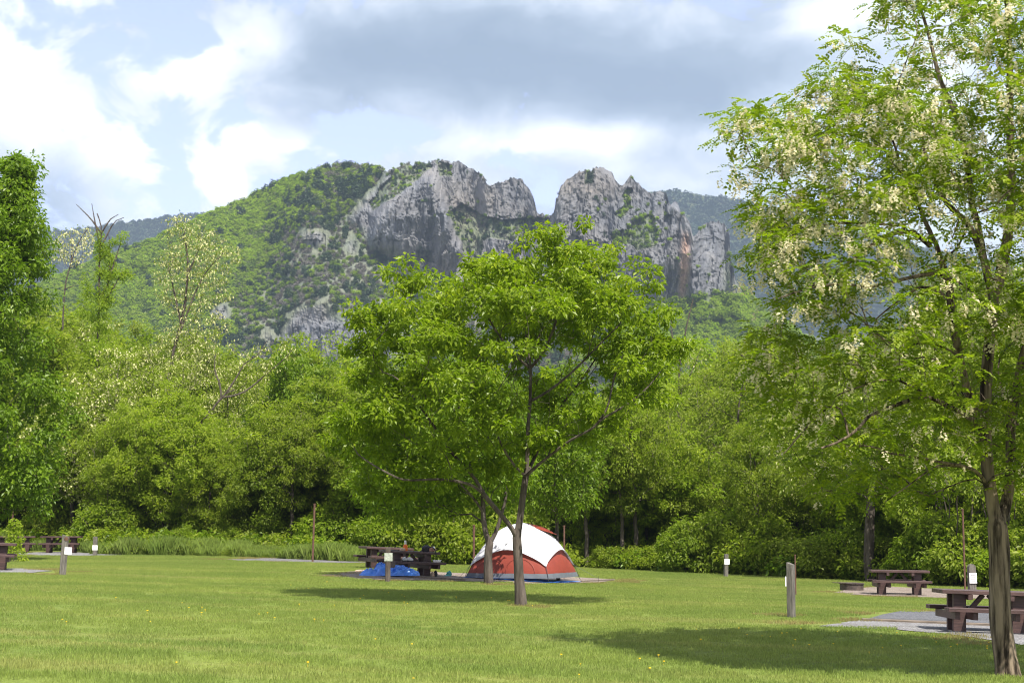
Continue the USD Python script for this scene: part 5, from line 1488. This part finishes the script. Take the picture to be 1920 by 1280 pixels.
def tent():
    base = at(980, 1087)
    m = base[1] / F
    th = math.radians(23)
    r = 105 * m / math.cos(th)
    H = 106 * m
    corners = [np.array([-math.cos(th), -math.sin(th)]), np.array([math.sin(th), -math.cos(th)]), np.array([math.cos(th), math.sin(th)]), np.array([-math.sin(th), math.cos(th)])]
    from scipy.interpolate import PchipInterpolator
    c_of = PchipInterpolator([0, 0.14, 0.28, 0.45, 0.62, 0.78, 0.90, 0.97, 1.0], [1, 0.955, 0.885, 0.775, 0.645, 0.49, 0.32, 0.155, 0.0])

    def surf(side, s, h, off=0.0):
        """Side 0..3 between two corners, s along it, h the height fraction."""
        s, h = np.broadcast_arrays(np.asarray(s, float), np.asarray(h, float))
        A, B = corners[side], corners[(side + 1) % 4]
        out = unit(A + B)
        bow = (0.03 + 0.24 * np.minimum(h * 1.3, 1)) * 4 * s * (1 - s)
        c = c_of(np.clip(h, 0, 1))[..., None]
        xy = (A * (1 - s[..., None]) + B * s[..., None] + out * bow[..., None] * 0.62) * c * r
        nrm = np.concatenate([np.broadcast_to(out, xy.shape), np.full(xy.shape[:-1] + (1,), 0.55)], -1)
        corner_n = np.concatenate([unit(A * (1 - s[..., None]) + B * s[..., None]), np.full(xy.shape[:-1] + (1,), 0.55)], -1)
        w = (4 * s * (1 - s))[..., None]
        n = unit(nrm * w + corner_n * (1 - w))
        zz = h * H
        return np.concatenate([xy, zz[..., None]], -1) + n * (off * np.clip((1 - h) / 0.12, 0, 1))[..., None]

    t = thing("tent", "dome tent with white rain fly over red lower walls on the gravel pad", "tent", base, 0)
    ns = 17
    S = np.linspace(0, 1, ns)

    def sheet(lo, hi, off, nh=14, sides=(0, 1, 2, 3), curve=1.0):
        mb = MB()
        for k in sides:
            l, u = (np.broadcast_to(x(S) if callable(x) else x, (ns,)) for x in (lo, hi))
            q = np.linspace(0, 1, nh)[:, None] ** curve
            h = l[None] * (1 - q) + u[None] * q
            o = off(S[None], h, q) if callable(off) else off
            P = surf(k, np.broadcast_to(S[None], h.shape), h, 0.0)
            P1 = surf(k, np.broadcast_to(S[None], h.shape), h, 1.0)
            P = P + (P1 - P) * np.broadcast_to(o, h.shape)[..., None]
            P[..., 2] += 0.012 * (meshkit.fbm(P * 4.0, 2, 8) - 0.5) * np.clip((1 - h) / 0.3, 0, 1)
            mb.add(P.reshape(-1, 3), grid_faces(nh, ns)[:, ::-1])
        return mb.get()

    hem = lambda s: 0.245 + 0.255 * np.sin(np.pi * s) ** 0.75
    obj(t, "wall", sheet(0.10, 0.80, lambda s, h, q: 0.02 * np.sin(np.pi * s) * np.sin(s * 19) ** 2), M_red, smooth=40)
    obj(t, "skirt", sheet(0.045, 0.130, lambda s, h, q: 0.012 + 0.02 * (1 - q) + 0.012 * np.sin(s * 31) ** 2, nh=5), M_grey_nylon, smooth=40)
    obj(t, "rain_fly", sheet(hem, 0.9999, lambda s, h, q: 0.035 + (0.10 * np.sin(np.pi * s)) * (1 - q) ** 2, nh=22, curve=0.8), M_white_fly, smooth=40)
    for k in range(4):
        P = surf(k, S, hem(S), 0.04 + 0.0)
        P1 = surf(k, S, hem(S), 0.04 + 0.10)
        e = P + (P1 - P) * np.sin(np.pi * S)[:, None]
        obj(t, "fly_hem", tube(e, 0.011, 5), M_white_fly)
    # red vent hood high on the right face
    u, w = np.meshgrid(np.linspace(0.22, 0.98, 11), np.linspace(0, 1, 6), indexing="xy")
    hh = 0.985 - w * (0.10 + 0.12 * np.sin(np.pi * (u - 0.22) / 0.76))
    P = surf(1, u, hh, 0.05)
    P1 = surf(1, u, hh, 1.05)
    P = P + np.array([0.75, 0.1, 0.1]) * (0.26 * w * np.sin(np.pi * (u - 0.22) / 0.76))[..., None]
    obj(t, "vent_hood", (P.reshape(-1, 3), grid_faces(6, 11)), M_red, smooth=40)
    for a in range(4):
        hs = np.linspace(0.0, 0.27, 9)
        P = np.concatenate([corners[a][None] * (c_of(hs)[:, None] * r + 0.05), hs[:, None] * H], 1)
        P[0, :2] += corners[a] * 0.03
        obj(t, "pole", tube(P, 0.009, 5), M_black)
    # zipped door seams on the front wall
    for s0, s1, top in ((0.10, 0.46, 0.36), (0.50, 0.86, 0.38)):
        q = np.linspace(0, np.pi, 25)
        s = s0 + (s1 - s0) * (1 - np.cos(q)) / 2
        h = 0.13 + (top - 0.13) * np.sin(q) ** 0.7
        obj(t, "door_seam", tube(surf(0, s, h, 0.036), 0.006, 4), M_red)
    for a, reach in ((2, 0.75), (0, 0.3)):
        p0 = np.append(corners[a] * (c_of(0.25) * r + 0.06), 0.25 * H)
        p1 = np.append(corners[a] * (r + reach), 0.02)
        obj(t, "guy_line", tube([p0, (p0 + p1) / 2, p1], 0.004, 4), M_grey_nylon)
        obj(t, "stake", tube([p1 - [0, 0, 0.1], p1 + [0, 0, 0.08]], 0.008, 5), M_steel)
    # ground sheet
    import trimesh
    g = thing("ground_sheet", "bright blue plastic sheet spread flat under the tent", "tarp", base)
    c3 = [np.append(c * (r * 1.06) + np.array([0, -0.10]), 0.034) for c in corners]
    q = np.linspace(0, 1, 13)
    G = np.array([[(c3[0] * (1 - a) + c3[1] * a) * (1 - b) + (c3[3] * (1 - a) + c3[2] * a) * b for a in q] for b in q])
    G[..., 2] += 0.03 * (meshkit.fbm(G * 5, 3, 3) - 0.4) - 0.0
    gx, gy = G[..., 0] + base[0], G[..., 1] + base[1]
    G[..., 2] += ground(gx, gy) - base[2]
    obj(g, "sheet", (G.reshape(-1, 3), grid_faces(13, 13)[:, ::-1]), M_blue_tarp, smooth=True)


tent()

# ------------------------------------------------------------------ camp gear
def tarp_heap():
    b = at(731, 1080)
    m = b[1] / F
    lx, ly, h = 52 * m, 0.42, 21 * m
    u, w = np.meshgrid(np.linspace(-1, 1, 150), np.linspace(-1, 1, 70), indexing="ij")
    g = lambda a, b, o, k: meshkit.fbm(np.stack([u * a + w * 0.7, w * b - u * 0.9, 0 * u + k], -1), o, k)
    rim = 1 + 0.25 * (g(4, 3, 2, 3) - 0.5)
    x, y = u * lx * rim, w * ly * rim
    rr = np.clip(1 - np.abs(u) ** 3.0, 0, 1) * np.clip(1 - np.abs(w) ** 2.6, 0, 1)
    crease = lambda a, b, k: 1 - np.abs(2 * g(a, b, 2, k) - 1) * 2.2
    prof = 0.62 + 0.42 * np.exp(-((u + 0.30) / 0.28) ** 2) + 0.22 * np.exp(-((u - 0.40) / 0.25) ** 2)
    z = h * rr ** 0.38 * prof * (0.58 + 0.42 * crease(3.2, 1.6, 7)) + 0.055 * rr ** 0.5 * crease(8, 4, 9) + 0.03 * rr ** 0.5 * crease(17, 9, 12) + 0.03
    V = np.stack([x + 0.06 * (g(5, 4, 2, 15) - 0.5), y - 0.10 * crease(5, 3, 17) * rr, z], -1)
    t = obj("/World", "blue_tarp", ((V + b).reshape(-1, 3), grid_faces(150, 70)), M_blue_tarp, smooth=35)
    tag(stage.GetPrimAtPath(t), "crumpled bright blue tarp heaped in front of the paired picnic tables", "tarp")


tarp_heap()


def lathe(prof, n=14):
    a = np.arange(n) * 2 * np.pi / n
    v = np.array([(r * math.cos(x), r * math.sin(x), z) for r, z in prof for x in a])
    i, j = np.meshgrid(np.arange(len(prof) - 1), np.arange(n), indexing="ij")
    f = np.stack([i * n + j, i * n + (j + 1) % n, (i + 1) * n + (j + 1) % n, (i + 1) * n + j], -1).reshape(-1, 4)
    return v, f


def lump(rx, ry, rz, seed, amp=0.25, sub=3):
    import trimesh
    s = trimesh.creation.icosphere(sub)
    v = np.array(s.vertices)
    v = v * (1 + amp * (meshkit.fbm(v * 2.0 + seed, 3, seed) - 0.5) * 2)[:, None] * [rx, ry, rz]
    v[:, 2] = np.maximum(v[:, 2], -rz * 0.75)
    return v - [0, 0, v[:, 2].min()], np.array(s.faces)


M_orange = plain("orange_plastic_look", (0.75, 0.16, 0.02), 0.4)
M_white_plastic = plain("white_plastic_look", (0.75, 0.75, 0.74), 0.4, 0.03)
M_teal = plain("teal_cloth_look", (0.09, 0.33, 0.33), 0.6)
M_tan = plain("tan_cloth_look", (0.45, 0.34, 0.24), 0.8)
M_skin = plain("pink_brown_cloth_look", (0.36, 0.2, 0.16), 0.7)


def on_table(T, rot, lx, ly, z):
    p = rotz(rot) @ np.array([lx, ly, 0]) + T
    tl = -slope_at(T[0], T[1])
    return p + np.array([0, 0, z + math.tan(-tl) * (p[0] - T[0])])


t = thing("bottle", "orange bottle with a white cap standing on the picnic table with the dark bag", "bottle", on_table(T2, 0.55, -0.10, 0.05, 0.785), scale=1.35)
obj(t, "body", lathe([(0.0, 0), (0.05, 0), (0.056, 0.02), (0.056, 0.12), (0.03, 0.155), (0.022, 0.16), (0, 0.16)]), M_orange, smooth=40)
obj(t, "cap", lathe([(0, 0.158), (0.026, 0.158), (0.026, 0.24), (0.016, 0.25), (0, 0.25)]), M_white_plastic, smooth=40)
t = thing("paper_bundle", "small tan crumpled bundle beside the orange bottle", "bundle", on_table(T2, 0.55, -0.23, -0.02, 0.785))
obj(t, "paper", lump(0.09, 0.07, 0.055, 3, 0.3), M_tan)
t = thing("duffel_bag", "dark soft bag slumped on the right end of the picnic table", "bag", on_table(T2, 0.55, 0.62, -0.05, 0.785))
obj(t, "body", lump(0.15, 0.12, 0.12, 5, 0.3), M_black, smooth=True)
v, f = lump(0.12, 0.11, 0.08, 6, 0.35)
obj(t, "flap", (v + [0.20, -0.02, 0.01], f), M_skin, smooth=True)
obj(t, "strap", tube([(0.06, -0.10, 0.12), (0.20, -0.16, 0.16), (0.30, -0.18, 0.06), (0.33, -0.24, -0.05), (0.35, -0.25, -0.14)], 0.02, 6), M_black, smooth=40)
v, f = lump(0.05, 0.04, 0.035, 8, 0.2)
obj(t, "buckle", (v + [0.25, -0.08, 0.11], f), M_white_plastic)
t = thing("white_tub", "flat white tub on the right end of the front bench", "tub", on_table(T2, 0.55, 0.68, -0.68, 0.465))
obj(t, "tub", lathe([(0, 0), (0.11, 0), (0.135, 0.06), (0.145, 0.065), (0.14, 0.075), (0, 0.075)]), M_white_plastic, smooth=40)
for k, (lx, c) in enumerate(((-0.48, "left"), (-0.30, "right"))):
    t = thing("shoe", f"{c} one of two pale grey shoes on the bench above the blue tarp", "shoe", on_table(T2, 0.55, lx, -0.68, 0.465), 0.9)
    v, f = lump(0.13, 0.055, 0.06, 20 + k, 0.15)
    v[:, 2] *= np.where(v[:, 0] < 0, 1.25, 0.85)
    obj(t, "upper", (v + [0, 0, 0.02], f), plain(f"pale_shoe_look_{k}", (0.5, 0.5, 0.5), 0.7), smooth=True)
    obj(t, "sole", box(0.26, 0.10, 0.03, (0, 0, 0.015), 0.01), M_black)
t = thing("teal_bag", "small teal bag on the gravel between picnic table and tent", "bag", at(842, 1080))
obj(t, "body", lump(0.09, 0.08, 0.10, 12, 0.3), M_teal, smooth=True)
v, f = lump(0.12, 0.08, 0.03, 13, 0.3)
obj(t, "flap", (v + [-0.05, -0.05, 0], f), M_teal, smooth=True)
t = thing("sandal_pile", "small tan and dark pile at the foot of the right table leg", "pile", at(811, 1080.5))
obj(t, "pile", lump(0.07, 0.07, 0.09, 14, 0.35), M_tan, smooth=True)
v, f = lump(0.06, 0.06, 0.11, 15, 0.35)
obj(t, "dark_wrap", (v + [0.10, 0.02, 0], f), M_black, smooth=True)
t = obj("/World", "flat_stone", tuple([lump(0.22, 0.12, 0.05, 17, 0.2)[0] + at(677, 1072), lump(0.22, 0.12, 0.05, 17, 0.2)[1]]), M_tan, smooth=True)
tag(stage.GetPrimAtPath(t), "flat tan stone on the gravel left of the blue tarp", "stone")
t = thing("sprig", "bright green leafy sapling hiding the far left picnic table", "sapling", at(25, 1053))
C = np.array([[0.35 * math.cos(a * 2.4) * (1 - a / 16), 0.3 * math.sin(a * 2.4) * (1 - a / 16), 0.15 + 0.085 * a] for a in range(16)])
v, f, tint = clump_leaves(C, 46, 0.2, 0.13, np.random.default_rng(90))
obj(t, "leaves", (v, f), M_leaf_wood, tint=tint, kind="stuff")
obj(t, "stem", tube([(0, 0, 0), (0.02, 0, 0.7), (0, 0, 1.4)], 0.015, 6), M_bark_dark)
